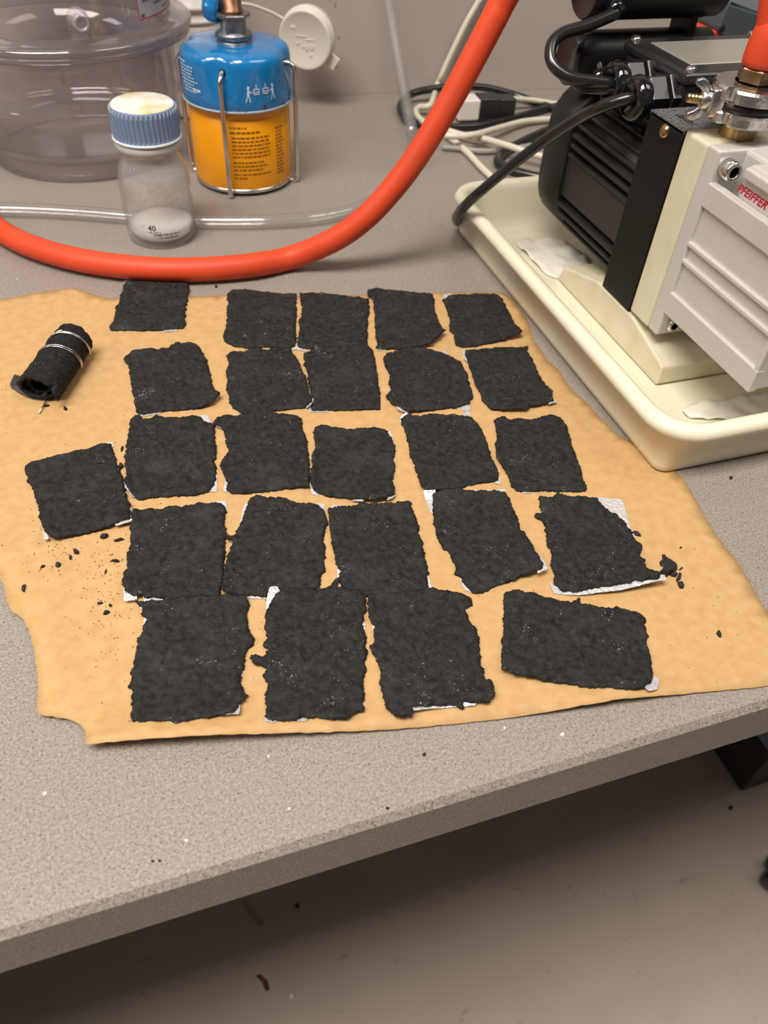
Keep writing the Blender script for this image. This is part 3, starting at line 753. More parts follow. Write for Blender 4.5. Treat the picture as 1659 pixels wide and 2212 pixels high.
for si, key in enumerate(order):
    (ox, oy, sc), poly = T[key]
    w2 = lambda q, z=0.0015: px(ox + q[0] / sc, oy + q[1] / sc, z)
    base = [tuple(w2(q)[:2]) for q in poly]
    out = rough_outline(base, 0.00055, 0.00075, 10.0 + si * 3)
    rnd = random.Random(100 + si)
    q2, qf = fill(out, 0.0010, 0.25, rnd)
    d = np.maximum(inside_dist(q2, out), 0)
    lift = np.zeros(len(q2))
    for other in placed:
        if (other.max(0) < out.min(0)).any() or (other.min(0) > out.max(0)).any():
            continue
        s = inside_dist(q2, other)
        t = np.clip((s + 0.006) / 0.006, 0, 1)
        lift = np.maximum(lift, (THICK + 0.0006) * t * t * (3 - 2 * t))
    for cx, cy, rad, hgt in CURL.get(key, []):
        c = np.array(w2((cx, cy))[:2])
        rr = np.linalg.norm(q2 - c, axis=1)
        lift += hgt * np.exp(-(rr / rad) ** 2)
    zb = np.array([paper_lift(p[0], p[1]) for p in q2]) + 0.0005 + lift
    if key == 'A1':
        zb = np.array([max(paper_lift(p[0], p[1]), 0.001) for p in q2]) + 0.0005
    nz = np.array([0.0006 * noise.noise(Vector((p[0] * 110, p[1] * 110, si))) + 0.0006 * noise.noise(Vector((p[0] * 330, p[1] * 330, si + 3)))
                   + 0.00038 * noise.noise(Vector((p[0] * 700, p[1] * 700, si + 5)))
                   - 0.0009 * max(0, noise.noise(Vector((p[0] * 150, p[1] * 150, si + 20))) - 0.42) * 4 for p in q2])
    zt = zb + THICK * (1 - 0.62 * np.exp(-d / 0.0007)) + nz * np.clip(d / 0.0008, 0.25, 1)
    for cx, cy, rad, dep in PITS.get(key, []):
        c = np.array(w2((cx, cy))[:2])
        rr = np.linalg.norm(q2 - c, axis=1) * np.array([1 + 0.5 * noise.noise(Vector((p[0] * 500, p[1] * 500, 2.0))) for p in q2])
        zt = zt - dep * 1.5 * np.exp(-(rr / rad) ** 8) + 0.0005 * np.exp(-((rr - rad * 1.25) / (rad * 0.3)) ** 2)
    root = thing('felt_square', LABEL[key], 'felt square', 'black felt squares laid out on the paper')
    sheet('felt', q2, qf, zt, zb, M['felt'], root)
    # foil backing
    fv, ff = [], []
    cen = np.array(base).mean(0)
    inner = cen + (np.array(base) - cen) * 0.955
    pieces = [(inner, 0.0)] + [((lambda a: a.mean(0) + (a - a.mean(0)) * 1.12)(np.array([tuple(w2(q)[:2]) for q in pc])), 0.00001 * (k + 1)) for k, pc in enumerate(FO.get(key, []))]
    for pc, dz in pieces:
        pc = rough_outline([tuple(p) for p in pc], 0.0009, 0.00018, 5.0 + si)
        f2, f3 = fill(pc, 0.003, 0.25, rnd, 0.4)
        lf = np.zeros(len(f2))
        for other in placed:
            if (other.max(0) < out.min(0)).any() or (other.min(0) > out.max(0)).any():
                continue
            s = inside_dist(f2, other); t = np.clip((s + 0.006) / 0.006, 0, 1)
            lf = np.maximum(lf, (THICK + 0.0006) * t * t * (3 - 2 * t))
        for cx, cy, rad, hgt in CURL.get(key, []):
            c = np.array(w2((cx, cy))[:2])
            lf += hgt * np.exp(-(np.linalg.norm(f2 - c, axis=1) / rad) ** 2)
        o = len(fv)
        zbase = np.array([paper_lift(p[0], p[1]) for p in f2]) + 0.00038 + lf + dz
        n = len(f2)
        for p, z in zip(f2, zbase):
            fv.append((p[0], p[1], z + 0.00015 * abs(noise.noise(Vector((p[0] * 300, p[1] * 300, 1.0))))))
        for p, z in zip(f2, zbase):
            fv.append((p[0], p[1], z - 0.00005))
        ff += [tuple(i + o for i in f) for f in f3] + [tuple(reversed([i + o + n for i in f])) for f in f3]
    pyd('foil', fv, ff, M['foil'], root, False)
    placed.append(out)

# ------------------------------------------------------------------ rolled felt bound with wire
roll = thing('felt_roll', 'rolled black felt bound with thin wire, lying on the brown paper at the left', 'roll')
ra, rb = px(82, 836, 0.0125), px(160, 733, 0.0125)
ax = (rb - ra); ax.z = 0; RL = ax.length; ax.normalize()
side = Vector((-ax.y, ax.x, 0)); upv = Vector((0, 0, 1))      # side points left
rc0 = Vector((ra.x, ra.y, 0.0))
turns = 2.35
N1, N2 = 200, 60
rng = random.Random(4)


def spiral(u):
    """cross-section of the roll: (side offset, height, outward normal)"""
    a = u * turns * 2 * PI
    r = 0.0042 + 0.0032 * u * turns
    ph = a + 3.5 - turns * 2 * PI
    return r * math.cos(ph), r * math.sin(ph), ph


Vv, Fv = [], []
Rmax = 0.0042 + 0.0032 * turns + 0.0012
for j in range(N2 + 1):
    tt = j / N2
    for i in range(N1 + 1):
        u = i / N1
        s, h, ph = spiral(u)
        # the outer wrap reaches past the inner ones at the near end
        ext = -0.005 * max(0, u - 0.62) / 0.38 * (1 - tt) ** 3 + 0.0035 * (1 - u) * (1 - tt) ** 4
        rag = 0.0009 * noise.noise(Vector((u * 40, 3 if j < 5 else 8, 0))) * 2 if j in (0, N2) else 0
        squash = 1.0 - 0.12 * (1 - tt)
        for k, off in ((0, 0.00105), (1, -0.00105)):
            nn = 0.0005 * noise.noise(Vector((u * 34 + k * 9, tt * 14, 2))) + 0.0006 * noise.noise(Vector((u * 110, tt * 45, 7)))
            rr = off + (nn if k == 0 else 0)
            ss = s + rr * math.cos(ph); hh = (h + rr * math.sin(ph))
            P = rc0 + ax * (tt * RL + ext + rag) + side * (ss * (1 + 0.16 * (1 - tt))) + upv * (Rmax + hh * squash - (1 - squash) * Rmax)
            P.z = max(P.z, 0.0016)
            Vv.append(P)
idx = lambda j, i, k: (j * (N1 + 1) + i) * 2 + k
for j in range(N2):
    for i in range(N1):
        Fv.append((idx(j, i, 0), idx(j, i + 1, 0), idx(j + 1, i + 1, 0), idx(j + 1, i, 0)))
        Fv.append((idx(j, i, 1), idx(j + 1, i, 1), idx(j + 1, i + 1, 1), idx(j, i + 1, 1)))
for j in range(N2):
    for i in (0, N1):
        Fv.append((idx(j, i, 0), idx(j + 1, i, 0), idx(j + 1, i, 1), idx(j, i, 1)))
for i in range(N1):
    for j in (0, N2):
        Fv.append((idx(j, i, 0), idx(j, i, 1), idx(j, i + 1, 1), idx(j, i + 1, 0)))
ro = pyd('felt', Vv, Fv, M['felt_dark'], roll, True)
# grey lining flap at the open end
fl_px = [(22, 832, 0.002), (32, 812, 0.009), (45, 815, 0.006), (62, 832, 0.003), (80, 846, 0.003), (102, 850, 0.006), (104, 858, 0.003), (92, 865, 0.0015), (70, 862, 0.0015), (45, 852, 0.0015), (24, 838, 0.0015)]
fb = bmesh.new()
loop = [fb.verts.new(px(x, y, z)) for x, y, z in fl_px]
fb.faces.new(loop)
ext = bmesh.ops.extrude_face_region(fb, geom=list(fb.faces))
for v in ext['geom']:
    if isinstance(v, bmesh.types.BMVert):
        v.co.z += 0.0011
bmesh.ops.triangulate(fb, faces=fb.faces)
frombm('lining_flap', fb, mat('lining_grey', (0.05, 0.052, 0.058, 1), 0.5, bump=0.3, bscale=500), roll)


def loop_wire(t0, t1, name='wire_loop', a0=-0.5, a1=PI + 0.5):
    pts = []
    for i in range(29):
        f = i / 28
        a = a0 + (a1 - a0) * f
        tt = t0 + (t1 - t0) * f
        R = 0.0042 + 0.0032 * turns * ((a - 3.5 + turns * 2 * PI) / (turns * 2 * PI)) + 0.00105 + 0.0007
        w = 1 + 0.16 * (1 - tt)
        pts.append(rc0 + ax * (tt * RL) + side * (R * math.cos(a) * w) + upv * max(0.0016, Rmax + R * math.sin(a) * (1.0 - 0.12 * (1 - tt)) - 0.12 * (1 - tt) * Rmax))
    return frombm(name, tube(pts, 0.00042, 6), M['wire'], roll, True)


loop_wire(0.46, 0.58); loop_wire(0.49, 0.61)
loop_wire(0.72, 0.86); loop_wire(0.74, 0.88)
loop_wire(0.64, 0.84, a0=-0.4, a1=1.5)
frombm('wire_end', tube([px(102, 860, 0.003), px(94, 876, 0.002), px(84, 892, 0.0022)], 0.00045, 6), M['wire'], roll, True)

# ------------------------------------------------------------------ crumbs
def crumb(points, h, label, name='felt_crumb', group='black crumbs on the paper', z0=None, mat_=None):
    bm = bmesh.new()
    P = [px(x, y, 0.001) for x, y in points]
    c = sum(P, Vector()) / len(P)
    zg = (paper_lift(c.x, c.y) if z0 is None else z0) + 0.0002
    lo = [bm.verts.new((p.x, p.y, zg)) for p in P]
    hi = [bm.verts.new((c.x + (p.x - c.x) * 0.72, c.y + (p.y - c.y) * 0.72, zg + h * rng.uniform(0.6, 1.15))) for p in P]
    n = len(P)
    bm.faces.new(list(reversed(lo))); bm.faces.new(hi)
    for i in range(n):
        j = (i + 1) % n
        bm.faces.new((lo[i], lo[j], hi[j], hi[i]))
    bmesh.ops.recalc_face_normals(bm, faces=bm.faces)
    o = frombm(name, bm, mat_ or M['crumb'])
    return tag(o, label, 'crumb', group)


def blob(x, y, w, h, rot=0.0, n=7):
    pts = []
    for i in range(n):
        a = 2 * PI * i / n
        r = rng.uniform(0.7, 1.15)
        dx, dy = w / 2 * r * math.cos(a), h / 2 * r * math.sin(a)
        pts.append((x + dx * math.cos(rot) - dy * math.sin(rot), y + dx * math.sin(rot) + dy * math.cos(rot)))
    return pts


crumb(blob(225, 1160, 26, 13, -0.1), 0.0016, 'thick black crumb just below the leaning leftmost square')
crumb(blob(258, 1167, 24, 6, -0.25), 0.0010, 'thin sliver of black felt below the leaning square, right of the thick crumb')
crumb(blob(165, 1194, 16, 12, 0.4), 0.0012, 'ragged black crumb at the head of the crumb trail below the leaning square')
crumb(blob(153, 1206, 7, 15, 0.2), 0.0010, 'upright black splinter next below the ragged crumb in the trail')
crumb(blob(127, 1224, 16, 12, -0.6), 0.0012, 'curled black crumb in the middle of the crumb trail')
crumb(blob(94, 1229, 16, 5, -0.4), 0.0009, 'flat black sliver near the left end of the crumb trail')
crumb(blob(250, 1213, 22, 7, 0.1), 0.0010, 'flat black flake left of the square with two pits')
crumb(blob(229, 1237, 5, 11, 0.5), 0.0008, 'small slanting black splinter left of the square with two pits')
crumb(blob(53, 1275, 10, 19, 0.2), 0.0013, 'lone black crumb near the torn left edge of the paper')
crumb(blob(216, 1305, 15, 7, -0.2), 0.0009, 'black crumb at the upper left of the trio left of the front row')
crumb(blob(239, 1309, 8, 7, 0.2), 0.0009, 'smallest black crumb at the upper right of the trio left of the front row')
crumb(blob(230, 1325, 17, 9, -0.3), 0.0010, 'lower black crumb of the trio left of the front row')
crumb(blob(141, 884, 9, 8, 0.2), 0.0014, 'round black crumb right of the wire end of the roll')
crumb(blob(100, 877, 16, 5, -0.15), 0.0009, 'flat black sliver touching the wire end of the roll')
crumb(blob(264, 970, 6, 14, 0.2), 0.0010, 'black tuft between the leaning square and the crater square, upper one')
crumb(blob(262, 1008, 12, 18, 0.5), 0.0012, 'black tuft between the leaning square and the crater square, lower one')
crumb(blob(1374, 1154, 22, 9, 0.5), 0.0014, 'short black stick beside the square with the grey foil corner')
K = lambda L: [(1380 + a / 5.946, 1180 + b / 5.946) for a, b in L]
crumb(K([(295, 108), (345, 140), (420, 190), (495, 250), (490, 300), (430, 320), (340, 290), (270, 250), (262, 205), (300, 170)]), 0.0022, 'largest black flake in the pile at the right of the paper', 'felt_flake')
crumb(K([(245, 350), (270, 320), (330, 305), (390, 265), (470, 262), (495, 300), (460, 345), (400, 370), (345, 405), (280, 398)]), 0.0034, 'dull black flake lying across the front of the pile at the right of the paper', 'felt_flake')
crumb(K([(385, 370), (450, 345), (500, 360), (470, 405), (420, 395)]), 0.0014, 'small black flake at the lower right of the flake pile', 'felt_flake')
crumb(K([(520, 335), (545, 360), (535, 430), (490, 470), (468, 445), (495, 390)]), 0.0012, 'slender black flake joining the pile to its last crumb', 'felt_flake')
crumb(K([(490, 470), (540, 462), (582, 515), (565, 555), (520, 550), (498, 505)]), 0.0016, 'rounded black crumb at the lower end of the flake pile')
crumb(K([(510, 305), (550, 272), (566, 285), (525, 318)]), 0.0009, 'tiny black splinter at the right of the flake pile')
crumb(K([(1010, 1085), (1060, 1150), (1050, 1182), (1025, 1170), (990, 1125)]), 0.0016, 'lone black crumb near the lower right of the paper')
crumb(K([(520, 15), (540, 12), (550, 25), (525, 32)]), 0.0008, 'tiny black speck above the flake pile')
for (x, y, w, h, t) in ((837, 1744, 8, 6, 'black speck on the bench near its front edge, below the paper'), (917, 1628, 8, 9, 'black speck on the bench just below the paper edge'), (1580, 1030, 9, 8, 'black speck on the bench in front of the tray'),
                        (329, 1858, 7, 6, 'left speck of a close pair on the bench at the lower left'), (344, 1858, 7, 7, 'right speck of a close pair on the bench at the lower left'),
                        (467, 617, 7, 6, 'black speck on the bench between the hose and the back row')):
    crumb(blob(x, y, w, h), 0.0008, t, 'bench_speck', 'black specks on the bench', z0=0.0)
crumb(blob(96, 1713, 14, 12), 0.0008, 'white speck on the bench at the lower left', 'white_speck', 'white specks on the bench', z0=0.0, mat_=M['white_plastic'])
crumb(blob(1215, 1585, 13, 11), 0.0008, 'white speck on the bench below the wide felt rectangle', 'white_speck', 'white specks on the bench', z0=0.0, mat_=M['white_plastic'])

# fine dust of the mats: uncountable specks
db = bmesh.new()
zones = [(150, 1200, 60, 30, 90), (225, 1330, 35, 50, 60), (250, 1230, 25, 40, 40), (120, 980, 120, 90, 26), (560, 1290, 25, 90, 30), (800, 1090, 300, 30, 26), (240, 1460, 50, 120, 26), (1030, 1240, 120, 60, 16), (1480, 1340, 90, 80, 14), (320, 1010, 40, 120, 14), (900, 960, 20, 100, 12)]
for cx, cy, sx_, sy_, n in zones:
    for _ in range(n):
        p = px(rng.gauss(cx, sx_), rng.gauss(cy, sy_), 0.001)
        if inside_dist(np.array([[p.x, p.y]]), po)[0] < 0.003:
            continue
        s = rng.uniform(0.00018, 0.00045); a = rng.uniform(0, PI)
        z = paper_lift(p.x, p.y) + 0.00025
        q = [db.verts.new((p.x + s * k * math.cos(a + t), p.y + s * k * math.sin(a + t), z)) for t, k in ((0, 1.6), (2.1, 0.7), (4.2, 0.9))]
        t_ = db.verts.new((p.x, p.y, z + 0.0003))
        for i in range(3):
            db.faces.new((q[i], q[(i + 1) % 3], t_))
du = frombm('felt_dust', db, M['crumb'])
tag(du, 'fine black dust scattered over the brown paper', 'dust'); du['kind'] = 'stuff'

# ------------------------------------------------------------------ cream tray
tray = thing('plastic_tray', 'cream plastic tray holding the vacuum pump', 'tray')


def rrect(x0, x1, y0, y1, r, n=8):
    pts = []
    for cx, cy, a0 in ((x1 - r, y1 - r, 0), (x0 + r, y1 - r, PI / 2), (x0 + r, y0 + r, PI), (x1 - r, y0 + r, 1.5 * PI)):
        for i in range(n + 1):
            a = a0 + PI / 2 * i / n
            pts.append((cx + r * math.cos(a), cy + r * math.sin(a)))
    return pts


tx0, tx1, ty0, ty1 = 0.2785, 0.520, 0.2690, 0.598        # footprint
HT = 0.0395


def ring(g, z, r):
    return [(x, y, z) for x, y in rrect(tx0 - g, tx1 + g, ty0 - g, ty1 + g, r)]


levels = [(-0.0012, 0.0010, 0.007), (0.0, 0.0020, 0.008), (0.0008, 0.006, 0.009), (0.0045, HT - 0.0095, 0.016), (0.0078, HT - 0.0093, 0.024), (0.0105, HT - 0.0076, 0.029), (0.0112, HT - 0.0045, 0.030), (0.0098, HT - 0.0016, 0.029), (0.0070, HT, 0.027),
          (0.0030, HT - 0.0004, 0.024), (0.0002, HT - 0.0024, 0.022), (-0.0014, HT - 0.0070, 0.021), (-0.0060, 0.012, 0.018), (-0.0095, 0.0052, 0.016), (-0.016, 0.0036, 0.012)]
V, F = [], []
n = len(ring(0, 0, 0.01))
for g, z, r in levels:
    V += ring(g, z, r)
for l in range(len(levels) - 1):
    for i in range(n):
        j = (i + 1) % n
        F.append((l * n + i, l * n + j, (l + 1) * n + j, (l + 1) * n + i))
F.append(tuple(range(n - 1, -1, -1)))
F.append(tuple(range((len(levels) - 1) * n, len(levels) * n)))
pyd('tray_shell', V, F, M['cream'], tray, True)

# crumpled tissue in the tray
def tissue(name, outline, label, seed, h=0.004):
    P = np.array([tuple(px(x, y, 0.006)[:2]) for x, y in outline])
    o = rough_outline([tuple(p) for p in P], 0.004, 0.0006, seed)
    q, f = fill(o, 0.004, 0.2, random.Random(int(seed)))
    z = [0.0044 + h * abs(noise.noise(Vector((p[0] * 55, p[1] * 55, seed)))) + 0.0012 * abs(noise.noise(Vector((p[0] * 160, p[1] * 160, seed)))) for p in q]
    s = sheet(name, q, f, z, [a - 0.0003 for a in z], M['tissue'])
    tag(s, label, 'tissue')


tissue('tissue_sheet', [(1112, 522), (1135, 510), (1150, 520), (1200, 510), (1225, 520), (1260, 545), (1290, 585), (1250, 600), (1216, 592), (1205, 600), (1180, 590), (1150, 560)], 'crumpled white tissue under the motor end of the pump', 11, 0.006)
tissue('tissue_sheet', [(1470, 885), (1500, 868), (1540, 862), (1580, 858), (1615, 850), (1690, 850), (1690, 900), (1560, 905), (1490, 900)], 'crumpled white tissue in the near corner of the tray', 12, 0.007)

# ------------------------------------------------------------------ vacuum pump
pump = thing('vacuum_pump', 'rotary vacuum pump with black motor and silver oil case standing in the cream tray', 'pump')
xp = 0.3242
# cast foot
fp = [(0.3462, 0.0042), (0.3450, 0.006), (0.3457, 0.0184), (0.349, 0.0200), (0.392, 0.0306), (0.440, 0.0306), (0.488, 0.0175), (0.4925, 0.0042)]
foot = frombm('foot', prism_x(fp, xp, xp + 0.140, 0.0014), M['pump_cream'], pump)

# black angle plate between motor and pump
pb = box(xp, xp + 0.0022, 0.3965, 0.4335, 0.031, 0.1512, 0.0006)
frombm('mounting_plate', pb, M['black_paint'], pump)
pt = bmesh.new()
slot = px(1470, 268, 0.1515)
for (x0, x1, y0, y1) in ((xp, 0.334, 0.3965, 0.4335), (0.334, 0.3385, 0.3965, 0.404), (0.334, 0.3385, 0.422, 0.4335), (0.3385, xp + 0.145, 0.3965, 0.4335)):
    join(pt, box(x0, x1, y0, y1, 0.1495, 0.1516))
frombm('plate_top', pt, M['black_worn'], pump)
sbox('plate_end', xp + 0.004, xp + 0.14, 0.398, 0.433, 0.033, 0.149, M['black_paint'], pump, 0.001)
rv = pX(1437, 283, xp)
frombm('rivet', lathe([(0.0042, 0), (0.0040, 0.0012), (0.0028, 0.0024), (0.0, 0.0030)], 20, (xp, rv.y, rv.z), (-1, 0, 0)), M['brass'], pump, True)

# cream pump flange
sbox('pump_flange', xp, xp + 0.146, 0.3735, 0.3960, 0.0325, 0.1528, M['pump_cream'], pump, 0.0022, 3)

# silver oil case
sil = sbox('oil_case', xp + 0.0026, xp + 0.1435, 0.2735, 0.3640, 0.0505, 0.1225, M['silver'], pump, 0.003, 3)
up_ = sbox('case_top', xp + 0.0062, xp + 0.1445, 0.2738, 0.3450, 0.122, 0.1525, M['silver'], pump, 0.003, 3)
sbox('case_shoulder', xp + 0.019, xp + 0.128, 0.340, 0.3640, 0.122, 0.1522, M['silver'], pump, 0.002, 2)
sbox('case_flange', xp + 0.0004, xp + 0.1456, 0.3625, 0.3733, 0.0330, 0.1528, M['silver'], pump, 0.0016, 3)
zA, zB, zC, zD = 0.1214, 0.0996, 0.0884, 0.0653
for (z0, z1) in ((zA, 0.1352), (zB - 0.003, zB), (zC - 0.003, zC), (0.0505, zD)):
    sbox('rib', xp + 0.0002, xp + 0.006, 0.2735, 0.3632, z0, z1, M['silver'], pump, 0.0009, 3)
sbox('rib', xp + 0.0004, xp + 0.006, 0.2738, 0.2772, 0.0512, 0.1345, M['silver'], pump, 0.0009, 3)
sbox('rib', xp + 0.0022, xp + 0.010, 0.2736, 0.3420, 0.1462, 0.1522, M['silver'], pump, 0.0014, 3)


def socket_screw(loc, r, L, name='socket_screw'):
    s = frombm(name, lathe([(r * 0.9, 0), (r, 0.0006), (r, L - 0.0012), (r * 0.88, L), (r * 0.58, L), (r * 0.56, L - 0.0004)], 28, loc, (0, -1, 0)), M['steel'], pump, True)
    hx = bmesh.new()
    rr = r * 0.57
    a = [hx.verts.new((loc[0] + rr * math.cos(PI / 3 * i), loc[1] - L + 0.0003, loc[2] + rr * math.sin(PI / 3 * i))) for i in range(6)]
    b = [hx.verts.new((loc[0] + rr * math.cos(PI / 3 * i), loc[1] - L + r * 0.7, loc[2] + rr * math.sin(PI / 3 * i))) for i in range(6)]
    for i in range(6):
        hx.faces.new((a[i], a[(i + 1) % 6], b[(i + 1) % 6], b[i]))
    hx.faces.new(b)
    frombm('hex_socket', hx, M['dark'], s)
    return s


socket_screw((xp + 0.0080, 0.3626, 0.1435), 0.0056, 0.0085)
socket_screw((xp + 0.0105, 0.3626, 0.0410), 0.0050, 0.0040)
frombm('oil_cap', cyl(0.012, 0.1520, 0.1545, (xp + 0.028, 0.305, 0), (0, 0, 1), 32, 0.001), M['silver'], pump, True)


# raised red lettering
def lettering(txt, size, mat_, parent, M4, name='lettering', shear=0.0, ext=0.0001):
    cu = bpy.data.curves.new('txt', 'FONT')
    cu.body = txt; cu.size = size; cu.extrude = ext; cu.shear = shear; cu.space_character = 1.05; cu.offset = size * 0.022
    cu.resolution_u = 3
    o = bpy.data.objects.new('txt', cu); COL.objects.link(o)
    dg = bpy.context.evaluated_depsgraph_get()
    me = bpy.data.meshes.new_from_object(o.evaluated_get(dg))
    bpy.data.objects.remove(o); bpy.data.curves.remove(cu)
    me.transform(M4)
    me.materials.clear()
    return link(name, me, mat_, parent)


ta, tb_ = pX(1588, 413, xp), pX(1659, 466, xp)
# reading direction is -y, up is +z, letters face -x
Mt = Matrix(((0, 0, -1, xp + 0.0061), (-1, 0, 0, 0.3462), (0, 1, 0, 0.1372), (0, 0, 0, 1)))
lettering('PFEIFFER', 0.0064, M['red_letters'], up_, Mt, 'maker_name', 0.38)

# motor: rounded body with fins, fan cover
mcx, mcz, hw, hh = xp + 0.071, 0.0805, 0.067, 0.0525


def rsec(hw_, hh_, r, n=7):
    return [(mcx + x, mcz + z) for x, z in rrect(-hw_, hw_, -hh_, hh_, r, n)]


def loft_y(secs, name, mat_, smooth=True):
    V, F = [], []
    for y, sec in secs:
        V += [(x, y, z) for x, z in sec]
    n = len(secs[0][1])
    for l in range(len(secs) - 1):
        for i in range(n):
            j = (i + 1) % n
            F.append((l * n + i, (l + 1) * n + i, (l + 1) * n + j, l * n + j))
    F.append(tuple(range(n))); F.append(tuple(range((len(secs) - 1) * n, len(secs) * n))[::-1])
    bm = bmesh.new()
    vs_ = [bm.verts.new(v) for v in V]
    for f in F:
        bm.faces.new([vs_[i] for i in f])
    bmesh.ops.recalc_face_normals(bm, faces=bm.faces)
    return frombm(name, bm, mat_, pump, smooth)


motor = loft_y([(0.4330, rsec(hw - 0.006, hh - 0.004, 0.032)), (0.5260, rsec(hw - 0.006, hh - 0.004, 0.032))], 'motor_body', M['motor'])
mo_ = [p for p in motor.data.polygons if len(p.vertices) > 4]
for p in mo_:
    p.use_smooth = False
fan = loft_y([(0.5270, rsec(hw - 0.002, hh, 0.034)), (0.5275, rsec(hw + 0.002, hh + 0.003, 0.036)), (0.5560, rsec(hw + 0.002, hh + 0.003, 0.036)), (0.5620, rsec(hw - 0.001, hh, 0.034)), (0.566, rsec(hw - 0.010, hh - 0.008, 0.028))], 'fan_cover', M['motor'])
for p in fan.data.polygons:
    if len(p.vertices) > 4:
        p.use_smooth = False
# smooth panel on the side
sbox('side_panel', xp + 0.0062, xp + 0.016, 0.4340, 0.5255, 0.0590, 0.0880, M['motor_panel'], pump, 0.001)
# fins, following the rounded section
fz = [(0.0370, 0.0), (0.0455, 0.0), (0.0535, 0.0), (0.0905, 0.0), (0.0975, 0.0), (0.1045, 0.0)]
for z, _ in fz:
    sbox('fin', xp + 0.0040 + (0.007 if z < 0.044 else 0.002 if z < 0.05 else 0), xp + 0.03, 0.4345, 0.5235, z - 0.0015, z + 0.0015, M['motor'], pump, 0.0010, 2)
for a in (22, 36, 50, 64, 78):
    ar = math.radians(a)
    cx_, cz_ = mcx - (hw - 0.006) + 0.032, mcz + hh - 0.004 - 0.032
    r0, r1 = 0.024, 0.0375
    b_ = box(-0.0014, 0.0014, 0.4345, 0.5235, r0, r1, 0.0009, 2)
    ca, sa = math.cos(ar), math.sin(ar)
    for v in b_.verts:
        t_, rr_ = v.co.x, v.co.z
        v.co.x = cx_ - ca * rr_ + sa * t_
        v.co.z = cz_ + sa * rr_ + ca * t_
    frombm('fin', b_, M['motor'], pump)

# terminal box with lid and rating plate
bxL = 0.347
tb = sbox('terminal_box', bxL + 0.002, bxL + 0.105, 0.4405, 0.5120, 0.1240, 0.1625, M['term'], pump, 0.003, 3)
lid = sbox('terminal_lid', bxL, bxL + 0.107, 0.4380, 0.5145, 0.1615, 0.1692, M['term'], tb, 0.0028, 3)
sbox('rating_plate', bxL + 0.013, bxL + 0.092, 0.4540, 0.5020, 0.1687, 0.1697, M['plate'], tb, 0.0004, 1)
for sx_, sy_ in ((bxL + 0.006, 0.4440), (bxL + 0.006, 0.5090), (bxL + 0.101, 0.4440), (bxL + 0.101, 0.5090)):
    frombm('lid_screw', lathe([(0.0034, 0.1682), (0.0034, 0.1705), (0.0024, 0.1717), (0.0, 0.1718)], 16, (sx_, sy_, 0)), M['steel'], tb, True)


def gland(yc, zc, name='cable_gland'):
    o_ = (bxL + 0.003, yc, zc)
    g = frombm(name, cyl(0.0150, 0, 0.006, o_, (-1, 0, 0), 6, 0.0006), M['term'], tb)
    frombm('hex_nut', cyl(0.0138, 0.008, 0.020, o_, (-1, 0, 0), 6, 0.0008), M['term'], g)
    frombm('gland_ring', lathe([(0.0122, 0.019), (0.0134, 0.021), (0.0139, 0.024), (0.0128, 0.0278), (0.0105, 0.0295), (0.0082, 0.0290), (0.0068, 0.0262), (0.0, 0.0258)], 32, o_, (-1, 0, 0)), M['gloss_black'], g, True)
    return Vector((bxL + 0.003 - 0.0266, yc, zc))


g1 = gland(0.4545, 0.1510); g2 = gland(0.4815, 0.1515)

# two capacitors behind the terminal box
def capacitor(zc, yc, x0, x1, r, name='capacitor'):
    c = frombm(name, lathe([(r - 0.001, 0), (r, 0.001), (r, 0.010), (r + 0.0006, 0.012), (r + 0.0006, x1 - x0 - 0.012), (r, x1 - x0 - 0.010), (r, x1 - x0 - 0.002), (r - 0.003, x1 - x0), (0, x1 - x0)], 40, (x0, yc, zc), (1, 0, 0)), M['capacitor'], pump, True)
    frombm('end_disc', lathe([(r - 0.001, 0.0), (r - 0.0016, 0.0006), (0, 0.0008)], 40, (x0, yc, zc), (1, 0, 0)), M['cap_red'], c, True)
    return c


c1 = capacitor(0.1520, 0.535, 0.318, 0.432, 0.0165)
c2 = capacitor(0.1945, 0.535, 0.321, 0.428, 0.0185)
sbox('capacitor_bracket', 0.405, 0.4095, 0.523, 0.548, 0.130, 0.200, M['black_paint'], pump, 0.0006)
sbox('capacitor_bracket', 0.352, 0.4300, 0.520, 0.552, 0.128, 0.138, M['black_paint'], pump, 0.0006)
for cap_, zc_, rr_ in ((c2, 0.1945, 0.0185), (c1, 0.1520, 0.0165)):
    frombm('cable_grommet', cyl(0.0062, 0.0, 0.008, (0.336, 0.535 - rr_ * 0.80, zc_ - rr_ * 0.35), (0, -0.9, -0.45), 20, 0.001), M['gloss_black'], cap_, True)
# cables of the pump
e2 = Vector((0.336, 0.5135, 0.1845)); e1 = Vector((0.336, 0.516, 0.147))
cp = along([(1292, 182), (1250, 172), (1212, 156), (1191, 130), (1192, 96), (1216, 72), (1262, 58), (1305, 40), (1328, 14)], g2, e2)
stube('power_cable', [g2 + Vector((0.004, 0, 0))] + cp[1:-1] + [e2], 0.0040, M['cable_black'], pump, 14)
cp = along([(1298, 190), (1262, 190), (1243, 172), (1240, 140), (1252, 104), (1275, 84), (1300, 76)], g2, e1)
stube('power_cable', [g2 + Vector((0.004, -0.001, -0.004))] + cp[1:-1] + [e1], 0.0032, M['cable_black'], pump, 14)
stube('mains_cable', [g1 + Vector((0.006, 0, 0)), g1 - Vector((0.004, 0, 0))] + [px(x, y, z) for x, y, z in ((1300, 230, 0.1440), (1240, 262, 0.1270), (1170, 308, 0.1050), (1100, 362, 0.0830), (1040, 412, 0.0630), (1004, 445, 0.0450), (986, 468, 0.0240), (990, 479, 0.0090), (1008, 474, 0.0055), (1040, 452, 0.0050), (1080, 420, 0.0050))], 0.0040, M['cable_black'], pump, 14)

